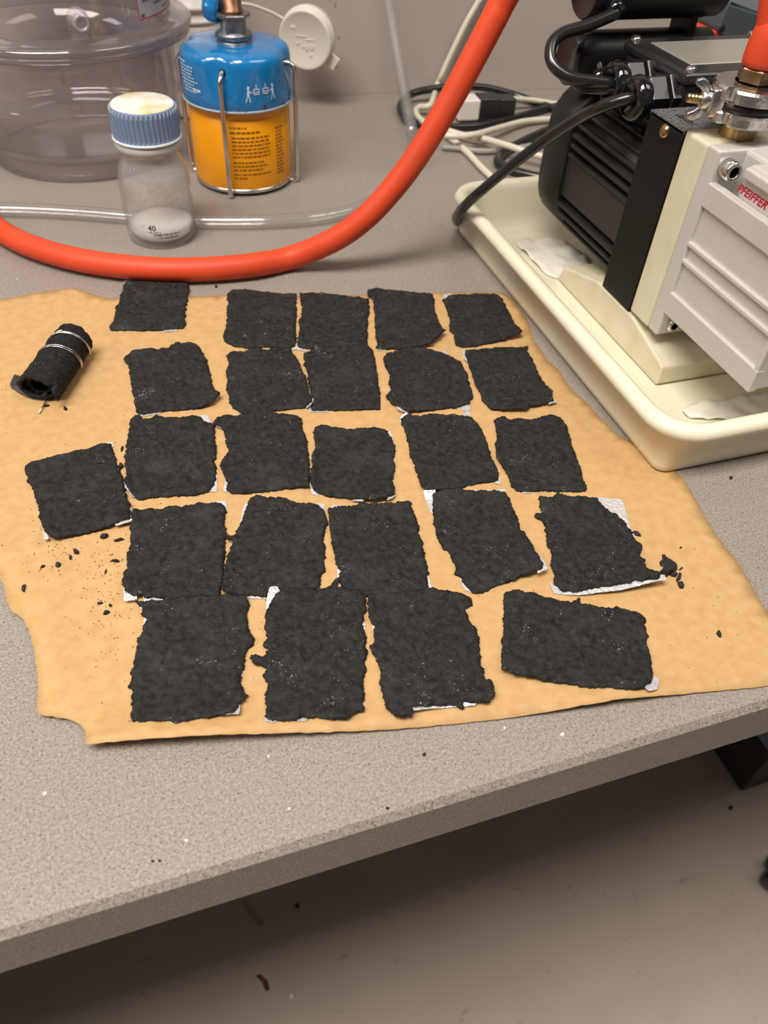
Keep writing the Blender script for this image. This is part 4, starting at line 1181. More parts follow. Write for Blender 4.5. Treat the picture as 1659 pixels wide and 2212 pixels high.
# inlet: nipple, clamp ring with wing nut, hose barb
ic = Vector((0.3500, 0.3830, 0.0))
inl = frombm('inlet_port', lathe([(0.0105, 0.1520), (0.0105, 0.1610), (0.0120, 0.1625), (0.0165, 0.1640), (0.0165, 0.1660), (0.0, 0.1660)], 40, ic), M['brass'], pump, True)


def clampr(r, z, t):
    # outer rim notched into lugs
    if r > 0.0200:
        k = abs(math.sin(t * 2.5 + 0.7))
        return r - (0.0030 if k < 0.20 else 0.0)
    return r


cl = frombm('clamp_ring', lathe([(0.0140, 0.1615), (0.0208, 0.1618), (0.0222, 0.1630), (0.0222, 0.1672), (0.0200, 0.1685), (0.0185, 0.1690), (0.0185, 0.1722), (0.0206, 0.1732), (0.0222, 0.1740), (0.0222, 0.1792), (0.0212, 0.1806), (0.0180, 0.1812), (0.0110, 0.1812), (0.0105, 0.1700)], 60, ic, rfun=clampr), M['nickel'], pump)
frombm('sealing_ring', cyl(0.0195, 0.1688, 0.1724, ic, (0, 0, 1), 40), mat('black_rubber_seal', (0.02, 0.012, 0.011, 1), 0.5), cl, True)
# bolt and wing nut on the left of the ring
wn = pX(1500, 232, xp + 0.008)
bo_ = Vector((ic.x - 0.0165, ic.y + 0.002, 0.1710))
bd = Vector((-0.93, 0.36, 0.03)).normalized()
frombm('bolt', tube([bo_ + bd * 0.000 + bd * 0.001 * i for i in range(0, 21)], 0.0024, 14, True, rf=lambda t: 0.0024 + 0.00028 * (int(round(t * 20)) % 2)), M['brass'], cl, False)
frombm('lug', box(-0.006, 0.006, -0.006, 0.006, -0.0075, 0.0075, 0.002, 3), M['nickel'], cl, True).matrix_local = Matrix.Translation(bo_ + bd * 0.002) @ bd.to_track_quat('X', 'Z').to_matrix().to_4x4()
wgn = bmesh.new()
join(wgn, cyl(0.0048, 0.006, 0.0125, bo_, bd, 20, 0.0008))
sd = Vector((0, 0, 1)); fr_ = bd.cross(sd)
for s_ in (-1, 1):
    bw = bmesh.new()
    WS = 0.82
    prof_ = [(0.003, 0.006), (0.006, 0.0062), (0.0115, 0.0105), (0.0135, 0.0150), (0.0120, 0.0190), (0.0090, 0.0192), (0.0070, 0.0150), (0.0040, 0.0122)]
    A = [bw.verts.new(bo_ + sd * (s_ * a * WS) + bd * (0.002 + b * WS) + fr_ * 0.0019) for a, b in prof_]
    B = [bw.verts.new(bo_ + sd * (s_ * a * WS) + bd * (0.002 + b * WS) - fr_ * 0.0019) for a, b in prof_]
    m_ = len(A)
    bw.faces.new(A); bw.faces.new(B[::-1])
    for i in range(m_):
        bw.faces.new((A[(i + 1) % m_], A[i], B[i], B[(i + 1) % m_]))
    bmesh.ops.recalc_face_normals(bw, faces=bw.faces)
    bmesh.ops.bevel(bw, geom=list(bw.edges), offset=0.0006, segments=2, affect='EDGES', profile=0.5)
    join(wgn, bw)
frombm('wing_nut', wgn, M['nickel'], cl, True)
barb = frombm('hose_fitting', cyl(0.0112, 0.1812, 0.1888, ic, (0, 0, 1), 6, 0.0008), M['fitting'], pump)
frombm('barb', cyl(0.0072, 0.188, 0.204, ic, (0, 0, 1), 24), M['brass'], barb, True)

# ------------------------------------------------------------------ red rubber hose
HR = 0.0090
bench_px = [(-120, 415), (-60, 462), (0, 497), (60, 529), (150, 557), (250, 574), (350, 582), (450, 581), (550, 572), (630, 556)]
pts = [Vector(p) for p in ((-0.95, 0.78, 0.0102), (-0.60, 0.86, 0.0102), (-0.40, 0.868, 0.0102), (-0.25, 0.832, 0.0102), (-0.182, 0.782, 0.0115), (-0.146, 0.737, 0.0190), (-0.1265, 0.707, 0.0232), (-0.112, 0.682, 0.0180))] + [px(x, y, HR + 0.0012) for x, y in bench_px[2:]]
top3 = pD(1092, -8, 0.507)
rise = along([(640, 553), (722, 518), (792, 468), (852, 403), (900, 338), (944, 268), (988, 190), (1032, 108), (1070, 35), (1092, -8)], pts[-1], top3)
pts += rise[1:]
end = Vector((ic.x, ic.y, 0.192))
# from the rising run over in an arch and down on to the pump inlet
b0 = top3; d0 = (rise[-1] - rise[-3]).normalized()
b3 = end + Vector((0, 0, 0.012)); d3 = Vector((-0.16, 0.06, 1)).normalized()
b1 = b0 + d0 * 0.12; b2 = b3 + d3 * 0.15
for k in range(1, 10):
    t_ = k / 9
    pts.append(b0 * (1 - t_) ** 3 + b1 * 3 * t_ * (1 - t_) ** 2 + b2 * 3 * t_ * t_ * (1 - t_) + b3 * t_ ** 3)
pts.append(end)
hose = stube('rubber_hose', pts, HR, M['hose'], None, 28, 8, rf=None)
# the end over the barb is swollen
tag(hose, 'thick orange red rubber hose curving across the bench up to the pump inlet', 'hose')
frombm('hose_end', lathe([(HR * 0.7, 0.1900), (HR * 1.16, 0.1893), (HR * 1.22, 0.192), (HR * 1.20, 0.200), (HR * 0.99, 0.216), (HR * 0.7, 0.218)], 28, (ic.x, ic.y, 0)), M['hose'], hose, True)

# ------------------------------------------------------------------ clear tubing
TR = 0.0056
tp = [pD(828, -60, 0.80) + Vector((-0.03, 0.01, 0.30)), pD(828, -60, 0.80) + Vector((-0.008, 0.004, 0.12)), pD(828, -60, 0.80), pD(838, 0, 0.80), pD(852, 80, 0.795), pD(866, 160, 0.785), pD(878, 225, 0.765), pD(889, 285, 0.735), px(893, 330, 0.010), px(868, 392, TR), px(800, 440, TR), px(720, 466, TR), px(620, 478, TR), px(500, 481, TR), px(400, 479, TR), px(300, 472, TR), px(150, 460, TR), px(0, 454, TR), px(-120, 458, TR), Vector((-0.30, 0.700, TR)), Vector((-0.60, 0.66, TR)), Vector((-0.95, 0.60, TR))]
tp = [p + Vector((0, 0, 0.0006)) for p in tp]
tu = bmesh.new()
sp = spline(tp, 8)
join(tu, tube(sp, TR, 18, False)); 
inn = tube(sp, TR * 0.62, 14, False)
bmesh.ops.reverse_faces(inn, faces=inn.faces)
join(tu, inn)
ct = frombm('clear_tubing', tu, M['tubing'], None, True)
tag(ct, 'clear plastic tubing hanging down by the wall and lying behind the red hose', 'tubing')

# ------------------------------------------------------------------ small glass bottle
bot = thing('glass_bottle', 'small clear glass bottle with worn blue screw cap and white residue behind the hose', 'bottle')
bc = Vector((0.0295, 0.6425, 0.0))
gp = [(0.0, 0.0030), (0.018, 0.0024), (0.0235, 0.0006), (0.0258, 0.0010), (0.0276, 0.0040), (0.0280, 0.0080), (0.0280, 0.0480), (0.0276, 0.0530), (0.0260, 0.0585), (0.0235, 0.0635), (0.0215, 0.0670), (0.0210, 0.0700), (0.0212, 0.0850), (0.0206, 0.0950)]
gi = [(0.0186, 0.0950), (0.0192, 0.0705), (0.0217, 0.0625), (0.0242, 0.0575), (0.0258, 0.0525), (0.0262, 0.0480), (0.0262, 0.0090), (0.0240, 0.0055), (0.0, 0.0050)]
gb = frombm('glass_body', lathe(gp + gi, 56, bc), M['glass'], bot, True)
frombm('residue', lathe([(0.0, 0.0056), (0.0238, 0.0060), (0.0258, 0.0092), (0.0259, 0.0128), (0.0235, 0.0122), (0.0, 0.0118)], 48, bc), M['milky'], gb, True)
rib_n = 44


def capr(r, z, t):
    return r + (0.00045 if math.cos(t * rib_n) > 0.35 else -0.0003) if (0.0815 < z < 0.1022 and r > 0.0235) else r


capo = frombm('screw_cap', lathe([(0.0225, 0.0795), (0.0252, 0.0795), (0.0254, 0.0815), (0.0250, 0.0830), (0.0247, 0.0990), (0.0240, 0.1022), (0.0225, 0.1034)], rib_n * 4, bc, rfun=capr), M['cap_blue'], bot)
frombm('cap_top', lathe([(0.0233, 0.1030), (0.0222, 0.1040), (0.0, 0.1041)], 48, bc), M['cap_top'], capo, True)
rbm = bmesh.new()
for i in range(rib_n):
    a = 2 * PI * i / rib_n
    c_, s_ = math.cos(a), math.sin(a)
    b_ = box(0.0246, 0.02535, -0.00022, 0.00022, 0.0825, 0.1020)
    for v in b_.verts:
        x_, y_ = v.co.x - (0.0005 if v.co.z > 0.1 else 0), v.co.y
        v.co.x, v.co.y = bc.x + x_ * c_ - y_ * s_, bc.y + x_ * s_ + y_ * c_
    join(rbm, b_)
frombm('worn_ribs', rbm, M['cap_ridge'], capo)
frombm('cap_rim', lathe([(0.0252, 0.0792), (0.0262, 0.0798), (0.0260, 0.0812), (0.0250, 0.0818)], 56, bc), M['cap_ridge'], capo, True)
frombm('pour_ring', lathe([(0.0212, 0.0722), (0.0245, 0.0728), (0.0254, 0.0740), (0.0254, 0.0785), (0.0240, 0.0794), (0.0212, 0.0794)], 56, bc), M['pour_ring'], bot, True)


def wrap_text(txt, size, mat_, parent, C, R, ang0, z0, name, tilt=0.0):
    """printed text bent round a vertical cylinder, starting at angle ang0 and running counter-clockwise seen from above"""
    o = lettering(txt, size, mat_, parent, Matrix.Identity(4), name)
    for v in o.data.vertices:
        x, y, z = v.co
        a = ang0 + x / R
        v.co = Vector((C.x + (R + z + 0.0002) * math.cos(a), C.y + (R + z + 0.0002) * math.sin(a), z0 + y))
    return o


fa = math.atan2(-bc.y, -bc.x)          # towards the camera
wrap_text('40', 0.0062, M['decal_text'], gb, bc, 0.0281, fa - 0.40, 0.0170, 'graduation')


def dashes(C, R, lines, parent, mat_, name, seed=1, zoff=0.0):
    """rows of word-like print bent round a cylinder: lines = (angle0, angle1, z, height)"""
    rg = random.Random(seed)
    bm = bmesh.new()
    for a0, a1, z, h in lines:
        a = a0
        while a < a1:
            w = rg.uniform(0.0012, 0.0045) / R
            e = min(a + w, a1)
            k = max(1, int((e - a) / 0.05))
            for i in range(k):
                p0 = a + (e - a) * i / k; p1 = a + (e - a) * (i + 1) / k
                r_ = R + 0.00025
                bm.faces.new([bm.verts.new((C.x + r_ * math.cos(t), C.y + r_ * math.sin(t), zz)) for t, zz in ((p0, z), (p1, z), (p1, z + h), (p0, z + h))])
            a = e + rg.uniform(0.0006, 0.0011) / R
    bmesh.ops.recalc_face_normals(bm, faces=bm.faces)
    return frombm(name, bm, mat_, parent)


dashes(bc, 0.0281, [(fa - 0.40, fa - 0.05, 0.0152, 0.0006), (fa - 0.25, fa + 0.5, 0.0130, 0.0010), (fa - 0.1, fa + 0.42, 0.0105, 0.0009), (fa - 0.62, fa - 0.50, 0.0195, 0.0005)], gb, M['decal_text'], 'fine_print', 5)

# ------------------------------------------------------------------ gas burner
gas = thing('gas_burner', 'camping gas burner with yellow cartridge, blue cover and wire legs', 'gas burner')
gc = Vector((0.1185, 0.7460, 0.0))
ga = math.atan2(-gc.y, -gc.x)
legs = [ga + math.radians(d) for d in (-16, 74, 164, -106)]
can = frombm('gas_cartridge', lathe([(0.0, 0.009), (0.036, 0.0085), (0.0405, 0.0050), (0.0432, 0.0034), (0.0446, 0.0040), (0.0450, 0.0060), (0.0450, 0.0640), (0.0438, 0.0650), (0.0438, 0.0665), (0.0450, 0.0676), (0.0450, 0.0860), (0.030, 0.1000)], 72, gc), M['yellow'], gas, True)
frombm('rim', lathe([(0.0428, 0.0030), (0.0446, 0.0026), (0.0456, 0.0040), (0.0452, 0.0064), (0.0446, 0.0064)], 72, gc), M['steel'], can, True)


def coverr(r, z, t):
    if r < 0.030:
        return r
    d = 0.0
    for la in legs:
        dd = (t - la + PI) % (2 * PI) - PI
        d = max(d, math.exp(-(dd / 0.20) ** 2))
    k = max(0.0, min(1.0, (z - 0.086) / 0.016))
    return r - 0.0055 * d * k * (3 - 2 * k) * k


cover = frombm('burner_cover', lathe([(0.0462, 0.0735), (0.0478, 0.0730), (0.0484, 0.0740), (0.0482, 0.0800), (0.0480, 0.0900), (0.0478, 0.0960), (0.0476, 0.1040), (0.0470, 0.1085), (0.0452, 0.1120), (0.0420, 0.1138), (0.0350, 0.1148), (0.0250, 0.1152), (0.0180, 0.1155), (0.0160, 0.1150), (0.0, 0.1150)], 120, gc, rfun=coverr), M['blue'], gas, True)
frombm('edge_bead', lathe([(0.0470, 0.0722), (0.0486, 0.0724), (0.0490, 0.0733), (0.0484, 0.0742)], 80, gc), mat('worn_edge', lin(170, 190, 205), 0.4), cover, True)
for la in legs:
    er = Vector((math.cos(la), math.sin(la), 0))
    P_ = [gc + er * 0.036 + Vector((0, 0, 0.1020)), gc + er * 0.042 + Vector((0, 0, 0.1022)), gc + er * 0.0475 + Vector((0, 0, 0.1015)), gc + er * 0.0515 + Vector((0, 0, 0.0975)), gc + er * 0.0520 + Vector((0, 0, 0.090)), gc + er * 0.0515 + Vector((0, 0, 0.05)),
          gc + er * 0.0512 + Vector((0, 0, 0.012)), gc + er * 0.0508 + Vector((0, 0, 0.0040)), gc + er * 0.0480 + Vector((0, 0, 0.0018)), gc + er * 0.040 + Vector((0, 0, 0.0022)), gc + er * 0.034 + Vector((0, 0, 0.0040))]
    stube('wire_leg', P_, 0.0021, M['steel'], gas, 10, 6)
    frombm('leg_hole', cyl(0.0030, 0.0, 0.006, gc + er * 0.0375 + Vector((0, 0, 0.1020)), er, 16), M['dark'], cover, True)
vb = frombm('valve_body', lathe([(0.0152, 0.1150), (0.0152, 0.1158), (0.0138, 0.1164), (0.0140, 0.1170), (0.0156, 0.1186), (0.0158, 0.1206), (0.0148, 0.1222), (0.0120, 0.1236), (0.0108, 0.1250), (0.0108, 0.1330), (0.0, 0.1330)], 40, gc), M['zinc'], gas, True)
frombm('valve_block', box(gc.x - 0.0080, gc.x + 0.0080, gc.y - 0.0125, gc.y + 0.010, 0.1215, 0.1345, 0.0012, 2), M['zinc'], vb)
nut = frombm('nut', cyl(0.0150, 0.1325, 0.1360, gc, (0, 0, 1), 6, 0.0008), M['zinc'], vb)
frombm('burner_tube', lathe([(0.0092, 0.1358), (0.0092, 0.1385), (0.0082, 0.1390), (0.0082, 0.2200), (0.0125, 0.2230), (0.0130, 0.2380), (0.0110, 0.2390)], 28, gc), M['copper'], gas, True)
kd = Vector((math.cos(ga - 2.0), math.sin(ga - 2.0), 0.10)).normalized()
kb = gc + Vector((0, 0, 0.1370))
kn = frombm('valve_knob', lathe([(0.0, 0.010), (0.0100, 0.0102), (0.0112, 0.0115), (0.0112, 0.0205), (0.0100, 0.0225), (0.0, 0.0230)], 36, kb, kd, rfun=lambda r, z, t: r + (0.0006 * math.cos(9 * t) if r > 0.0105 else 0)), M['blue'], gas, True)
frombm('spindle', cyl(0.0042, 0.003, 0.0105, kb, kd, 16), M['dark'], kn, True)
# printing on cartridge and cover
L_ = [(ga - 0.22, ga + 0.10, 0.0595, 0.0011), (ga - 0.22, ga + 0.36, 0.0553, 0.0014)]
for i in range(6):
    L_.append((ga - 0.20, ga + 0.58 + random.uniform(-0.05, 0.03), 0.0510 - i * 0.0032, 0.0012))
for i in range(3):
    L_.append((ga - 0.20, ga + 0.55 + random.uniform(-0.15, 0.03), 0.0300 - i * 0.0032, 0.0012))
for i in range(2):
    L_.append((ga - 0.20, ga + (0.56 if i == 0 else 0.05), 0.0195 - i * 0.0032, 0.0012))
for i in range(14):
    L_.append((ga + 0.72, ga + 0.95 + random.uniform(-0.06, 0.02), 0.0555 - i * 0.0030, 0.0012))
dashes(gc, 0.0450, L_, can, M['brown_ink'], 'label_print', 3)
W_ = [(ga - 1.30, ga - 1.05, 0.1050, 0.0012)]
for i in range(8):
    W_.append((ga - 1.28 + 0.02 * i, ga - 0.78 + random.uniform(-0.1, 0.05), 0.1022 - i * 0.0026, 0.0009))
W_.append((ga - 0.88, ga - 0.70, 0.0855, 0.0020))
dashes(gc, 0.0484, W_, cover, M['white_ink'], 'cover_print', 4)
# little pictogram: two people and two stoves
pic = bmesh.new()


def picq(pts_):
    r_ = 0.0486
    vv = []
    for u, v in pts_:
        a = ga + 0.40 + u / r_
        vv.append(pic.verts.new((gc.x + r_ * math.cos(a), gc.y + r_ * math.sin(a), 0.0815 + v)))
    pic.faces.new(vv)


def stroke(a, b, w=0.0008):
    d_ = Vector((b[0] - a[0], b[1] - a[1])); n_ = Vector((-d_.y, d_.x)).normalized() * w / 2
    picq([(a[0] + n_.x, a[1] + n_.y), (b[0] + n_.x, b[1] + n_.y), (b[0] - n_.x, b[1] - n_.y), (a[0] - n_.x, a[1] - n_.y)])


for ux, mir in ((-0.0115, 1), (0.0115, -1)):
    m_ = lambda u, v: (ux + u * mir, v)
    stroke(m_(-0.0022, 0), m_(0, 0.0058)); stroke(m_(0.0018, 0), m_(0.0002, 0.0058)); stroke(m_(0, 0.0052), m_(0.0005, 0.0095), 0.0020)
    stroke(m_(0, 0.0085), m_(0.0038, 0.0072)); stroke(m_(0.0000, 0.0100), m_(0.0008, 0.0122), 0.0020)
for ux in (-0.0042, 0.0042):
    stroke((ux - 0.0022, 0.0058), (ux + 0.0022, 0.0058)); stroke((ux - 0.0022, 0.0058), (ux - 0.0022, 0.0095)); stroke((ux + 0.0022, 0.0058), (ux + 0.0022, 0.0095))
    stroke((ux - 0.0026, 0.0098), (ux + 0.0026, 0.0098)); stroke((ux, 0.0100), (ux, 0.0135)); stroke((ux - 0.0014, 0.0075), (ux + 0.0014, 0.0075))
bmesh.ops.recalc_face_normals(pic, faces=pic.faces)
frombm('pictogram', pic, M['white_ink'], cover)
for a_, z_, w_, h_ in ((0.46, 0.0748, 0.0022, 0.0042), (-0.02, 0.0745, 0.0012, 0.0016), (0.10, 0.0738, 0.0012, 0.0012), (0.93, 0.0742, 0.003, 0.0012)):
    bm = bmesh.new()
    r_ = 0.0487
    bm.faces.new([bm.verts.new((gc.x + r_ * math.cos(ga + a_ + u), gc.y + r_ * math.sin(ga + a_ + u), z_ + v)) for u, v in ((-w_ / r_ / 2, 0), (w_ / r_ / 3, 0), (w_ / r_ / 2, h_ * 0.7), (0, h_), (-w_ / r_ / 2, h_ * 0.8))])
    frombm('rust_spot', bm, M['rust'], cover)

# ------------------------------------------------------------------ vacuum desiccator
des = thing('vacuum_desiccator', 'clear plastic vacuum desiccator with wide flange standing at the back left', 'desiccator')
dc = Vector((-0.0220, 0.8450, 0.0))
bp_ = [(0.078, 0.004), (0.082, 0.0), (0.0855, 0.0006), (0.0862, 0.003), (0.0862, 0.0150), (0.0900, 0.0185), (0.0945, 0.0215), (0.0965, 0.0265), (0.0975, 0.0500), (0.0985, 0.0545), (0.1005, 0.0570), (0.1008, 0.0600), (0.0990, 0.0625), (0.0978, 0.0650), (0.0985, 0.0960), (0.0988, 0.1020)]
bi_ = [(0.0950, 0.1020), (0.0945, 0.0650), (0.0955, 0.0600), (0.0940, 0.0500), (0.0930, 0.0285), (0.0880, 0.0230), (0.0, 0.0225)]
frombm('base_bowl', lathe(bp_ + bi_, 96, dc), M['acrylic'], des, True)
lp = [(0.0998, 0.1190), (0.0985, 0.1500), (0.0965, 0.1750), (0.0900, 0.1980), (0.0760, 0.2150), (0.0500, 0.2270), (0.0, 0.2320)]
li = [(0.0, 0.2285), (0.0490, 0.2235), (0.0735, 0.2120), (0.0870, 0.1955), (0.0930, 0.1740), (0.0950, 0.1500), (0.0952, 0.1190)]
lido = frombm('lid', lathe(lp + li, 96, dc), M['acrylic'], des, True)
frombm('base_flange', lathe([(0.0950, 0.1020), (0.1000, 0.1012), (0.1080, 0.1038), (0.1130, 0.1046), (0.1152, 0.1060), (0.1152, 0.1092), (0.1140, 0.1098), (0.0950, 0.1098)], 96, dc), M['acrylic_rim'], des, True)
frombm('lid_flange', lathe([(0.0950, 0.1101), (0.1140, 0.1101), (0.1165, 0.1112), (0.1172, 0.1130), (0.1165, 0.1152), (0.1140, 0.1166), (0.1110, 0.1160), (0.1085, 0.1172), (0.1030, 0.1180), (0.1000, 0.1190), (0.0950, 0.1190)], 96, dc), M['acrylic_rim'], lido, True)
pc_ = pD(172, 46, depth_of(dc + Vector((0.02, -0.095, 0.14))))
pdir = Vector((pc_.x - dc.x, pc_.y - dc.y, 0)).normalized()
pz = pc_.z
frombm('hose_port', lathe([(0.0085, -0.002), (0.0075, 0.002), (0.0066, 0.004), (0.0066, 0.0135), (0.0060, 0.0145), (0.0040, 0.0145), (0.0036, 0.010), (0.0036, -0.002)], 28, dc + pdir * 0.0975 + Vector((0, 0, pz)), pdir), clear('port_plastic', (0.72, 0.68, 0.70, 1), (0.5, 0.47, 0.5, 1), 0.08, refl=2.0, haze=0.25, haze_col=(0.8, 0.76, 0.76, 1)), lido, True)
# label on the lid
da = math.atan2(-dc.y, -dc.x)
lb = bmesh.new()
R_ = 0.0999
a0_, a1_ = da + 0.70, da + 1.36
rows = [0.1255, 0.1255 + 0.045]
vv = []
for z in rows:
    vv.append([lb.verts.new((dc.x + (R_ - (z - 0.121) * 0.05) * math.cos(a0_ + (a1_ - a0_) * i / 12), dc.y + (R_ - (z - 0.121) * 0.05) * math.sin(a0_ + (a1_ - a0_) * i / 12), z)) for i in range(13)])
for i in range(12):
    lb.faces.new((vv[0][i], vv[0][i + 1], vv[1][i + 1], vv[1][i]))
lab = frombm('label', lb, M['decal'], lido, True)
DL = []
for i in range(9):
    DL.append((a0_ + 0.06, a1_ - 0.08 + random.uniform(-0.15, 0.02), 0.1380 + i * 0.0034, 0.0014))
DL.append((a0_ + 0.22, a1_ - 0.15, 0.1340, 0.0016)); DL.append((a1_ - 0.3, a1_ - 0.06, 0.1290, 0.0010)); DL.append((a0_ + 0.03, a0_ + 0.07, 0.1275, 0.0022))
dashes(dc, 0.1000, DL, lab, M['decal_text'], 'label_print', 9)
RB = bmesh.new()
for z0_, z1_, p0_, p1_ in ((0.1255, 0.1265, a0_, a1_), (0.1265, 0.1700, a0_, a0_ + 0.010), (0.1265, 0.1700, a1_ - 0.010, a1_)):
    k = 14
    for i in range(k):
        q0, q1 = p0_ + (p1_ - p0_) * i / k, p0_ + (p1_ - p0_) * (i + 1) / k
        f_ = lambda z: R_ - (z - 0.121) * 0.05 + 0.0003
        RB.faces.new([RB.verts.new((dc.x + f_(z) * math.cos(t), dc.y + f_(z) * math.sin(t), z)) for t, z in ((q0, z0_), (q1, z0_), (q1, z1_), (q0, z1_))])
frombm('label_border', RB, M['decal_red'], lab)

# ------------------------------------------------------------------ white bottle with hinged lid
wb_ = thing('plastic_bottle', 'white plastic bottle with a tethered round lid standing against the wall', 'bottle')
wc = Vector((0.1050, 0.9280, 0.0))
frombm('bottle_body', lathe([(0.0, 0.002), (0.029, 0.0), (0.0332, 0.003), (0.0337, 0.008), (0.0338, 0.0880), (0.0330, 0.0905), (0.0350, 0.0915), (0.0352, 0.0940), (0.0335, 0.0948), (0.0333, 0.1020), (0.0356, 0.1028), (0.0358, 0.1060), (0.0335, 0.1070), (0.0330, 0.148), (0.0310, 0.158), (0.0, 0.160)], 56, wc), M['white_plastic'], wb_, True)
lc = pY(664, 82, 0.915)
ld = (Vector(CAM) - lc).normalized() + Vector((-0.35, 0.0, -0.30)); ld.normalize()
RLID = 0.0292
lido2 = frombm('round_lid', lathe([(0.0, 0.0090), (RLID - 0.004, 0.0090), (RLID - 0.0025, 0.0100), (RLID - 0.0008, 0.0095), (RLID, 0.0080), (RLID, 0.0010), (RLID + 0.0012, 0.0), (RLID + 0.0012, -0.0040), (RLID, -0.0048), (RLID, -0.0100), (RLID - 0.0015, -0.0115), (RLID - 0.003, -0.0100), (RLID - 0.003, 0.006), (0, 0.006)], 56, lc, ld), M['white_lid'], wb_, True)
Ml = frame_from(ld)
# raised marks on the lid
em = bmesh.new()
rr_ = Vector(MW[:, 0]); rr_ = (rr_ - ld * rr_.dot(ld)).normalized(); uu_ = ld.cross(rr_); uu_ = uu_ if uu_.z > 0 else -uu_
for (u, v, w_, h_) in ((-0.012, 0.012, 0.006, 0.003), (-0.004, 0.004, 0.012, 0.0009), (0.006, 0.001, 0.010, 0.0009), (-0.008, -0.003, 0.003, 0.003), (0.002, -0.007, 0.004, 0.005), (0.008, -0.006, 0.004, 0.005), (0.006, -0.014, 0.003, 0.003), (-0.002, -0.006, 0.003, 0.002)):
    bx_ = box(-w_ / 2, w_ / 2, -h_ / 2, h_ / 2, 0, 0.0007, 0.0002, 1)
    for q in bx_.verts:
        q.co = lc + ld * (0.0089 + q.co.z) + rr_ * (u + q.co.x) + uu_ * (v + q.co.y)
    join(em, bx_)
frombm('embossing', em, M['white_lid'], lido2)
tabp = box(-0.006, 0.006, -0.007, 0.007, -0.0012, 0.0012, 0.0006, 1)
td = (rr_ * 0.80 - uu_ * 0.60).normalized(); tn = ld.cross(td)
for q in tabp.verts:
    q.co = lc + td * (RLID + 0.0045 + q.co.x) + tn * q.co.y + ld * (0.001 + q.co.z)
frombm('pull_tab', tabp, M['white_lid'], lido2)
s0 = wc + Vector((0.028, -0.020, 0.1045))
s1 = lc - rr_ * (RLID * 0.86) + uu_ * (RLID * 0.55)
ms = (s0 + s1) / 2 + Vector((0, 0, 0.004))
stube('lid_strap', [s0, s0 * 0.6 + s1 * 0.4 + Vector((0, 0, 0.006)), s0 * 0.25 + s1 * 0.75 + Vector((0, 0, 0.004)), s1], 0.0017, M['white_lid'], wb_, 8)

# ------------------------------------------------------------------ cables at the back
def cable(name, pix, r, m_, label, cat='cable', z=None, sub=8):
    P_ = []
    for q in pix:
        P_.append(px(q[0], q[1], q[2] if len(q) > 2 else r + 0.0004))
    o = stube(name, P_, r, m_, None, 12, sub)
    return tag(o, label, cat)


CR = 0.0033
# white cable coming down the wall, one loop on the bench
wy = lambda x, y, X=None: pY(x, y, wall_y(0.38) - 0.012)
P_ = [wy(1052, -40) + Vector((0.10, -0.01, 0.45)), wy(1052, -40) + Vector((0.06, -0.006, 0.20)), wy(1052, -40), wy(1035, 0), wy(1008, 48), wy(980, 105), wy(955, 160), wy(944, 184)]
P_ += [px(930, 226, 0.012), px(905, 232, 0.008), px(899, 245, 0.008), px(918, 266, 0.008), px(960, 280, 0.0085), px(1000, 292, 0.0075), px(1045, 300, 0.0095), px(1100, 316, 0.0140), px(1170, 338, 0.0120), px(1250, 352, 0.0080)]
wc1 = stube('white_cable', P_, CR, M['cable_white'], None, 12)
tag(wc1, 'white cable running down the wall and looping on the bench behind the red hose', 'cable', 'white cables behind the pump')
cable('white_cable', [(950, 276, 0.0065), (975, 300, 0.0038), (1010, 330, 0.0038), (1040, 362, 0.0038), (1075, 395, 0.0038)], CR, M['cable_white'], 'short straight run of white cable leading to the far corner of the tray')['group'] = 'white cables behind the pump'
cable('white_cable', [(950, 292, 0.0150), (990, 294, 0.0160), (1030, 290, 0.0150), (1080, 276, 0.0100), (1130, 263, 0.0065), (1180, 258, 0.005), (1260, 252, 0.005)], CR, M['cable_white'], 'white cable crossing over the others towards the motor')['group'] = 'white cables behind the pump'
cable('white_cable', [(1105, 213, 0.014), (1150, 216, 0.010), (1200, 224, 0.006), (1260, 232, 0.005)], 0.0028, M['cable_white'], 'white lead leaving the black plug towards the motor')['group'] = 'white cables behind the pump'
cable('grey_cable', [(955, 318), (1000, 322), (1040, 327), (1080, 325), (1130, 318), (1200, 306), (1260, 300)], 0.003, mat('grey_cable', lin(150, 145, 138), 0.45), 'grey cable lying flat in front of the black coil')
# black coil
cable('black_cable', [(880, 262), (864, 232, 0.006), (885, 205, 0.010), (930, 193, 0.014), (985, 187, 0.016), (1050, 190, 0.014), (1110, 205, 0.008), (1160, 222, 0.005), (1210, 240)], 0.0042, M['cable_black'], 'black cable bent in a wide arc along the foot of the wall')['group'] = 'black cables behind the pump'
cable('black_cable', [(872, 250), (905, 268), (960, 274), (1030, 272), (1100, 258), (1160, 240), (1230, 222)], 0.0040, M['cable_black'], 'black cable running under the white ones to the motor')['group'] = 'black cables behind the pump'
cable('black_cable', [(1230, 262), (1180, 282), (1130, 305), (1095, 325), (1075, 345), (1085, 358), (1120, 372), (1180, 386), (1240, 392)], 0.0045, M['cable_black'], 'black cable making a tight bend just behind the tray')['group'] = 'black cables behind the pump'
# plug connection
plug = thing('plug_connector', 'white plug pushed into a black coupling among the cables by the wall', 'plug')
pa, pb_ = px(985, 232, 0.0135), px(1108, 228, 0.0135)
pd_ = (pb_ - pa); PLn = pd_.length; pd_.normalize()
Mp = Matrix.Translation(pa) @ pd_.to_track_quat('X', 'Z').to_matrix().to_4x4()


def lbox(name, x0, x1, hy, hz, m_, par, bev=0.002):
    bm = box(x0, x1, -hy, hy, -hz, hz, bev, 3)
    bm.transform(Mp)
    return frombm(name, bm, m_, par, False)


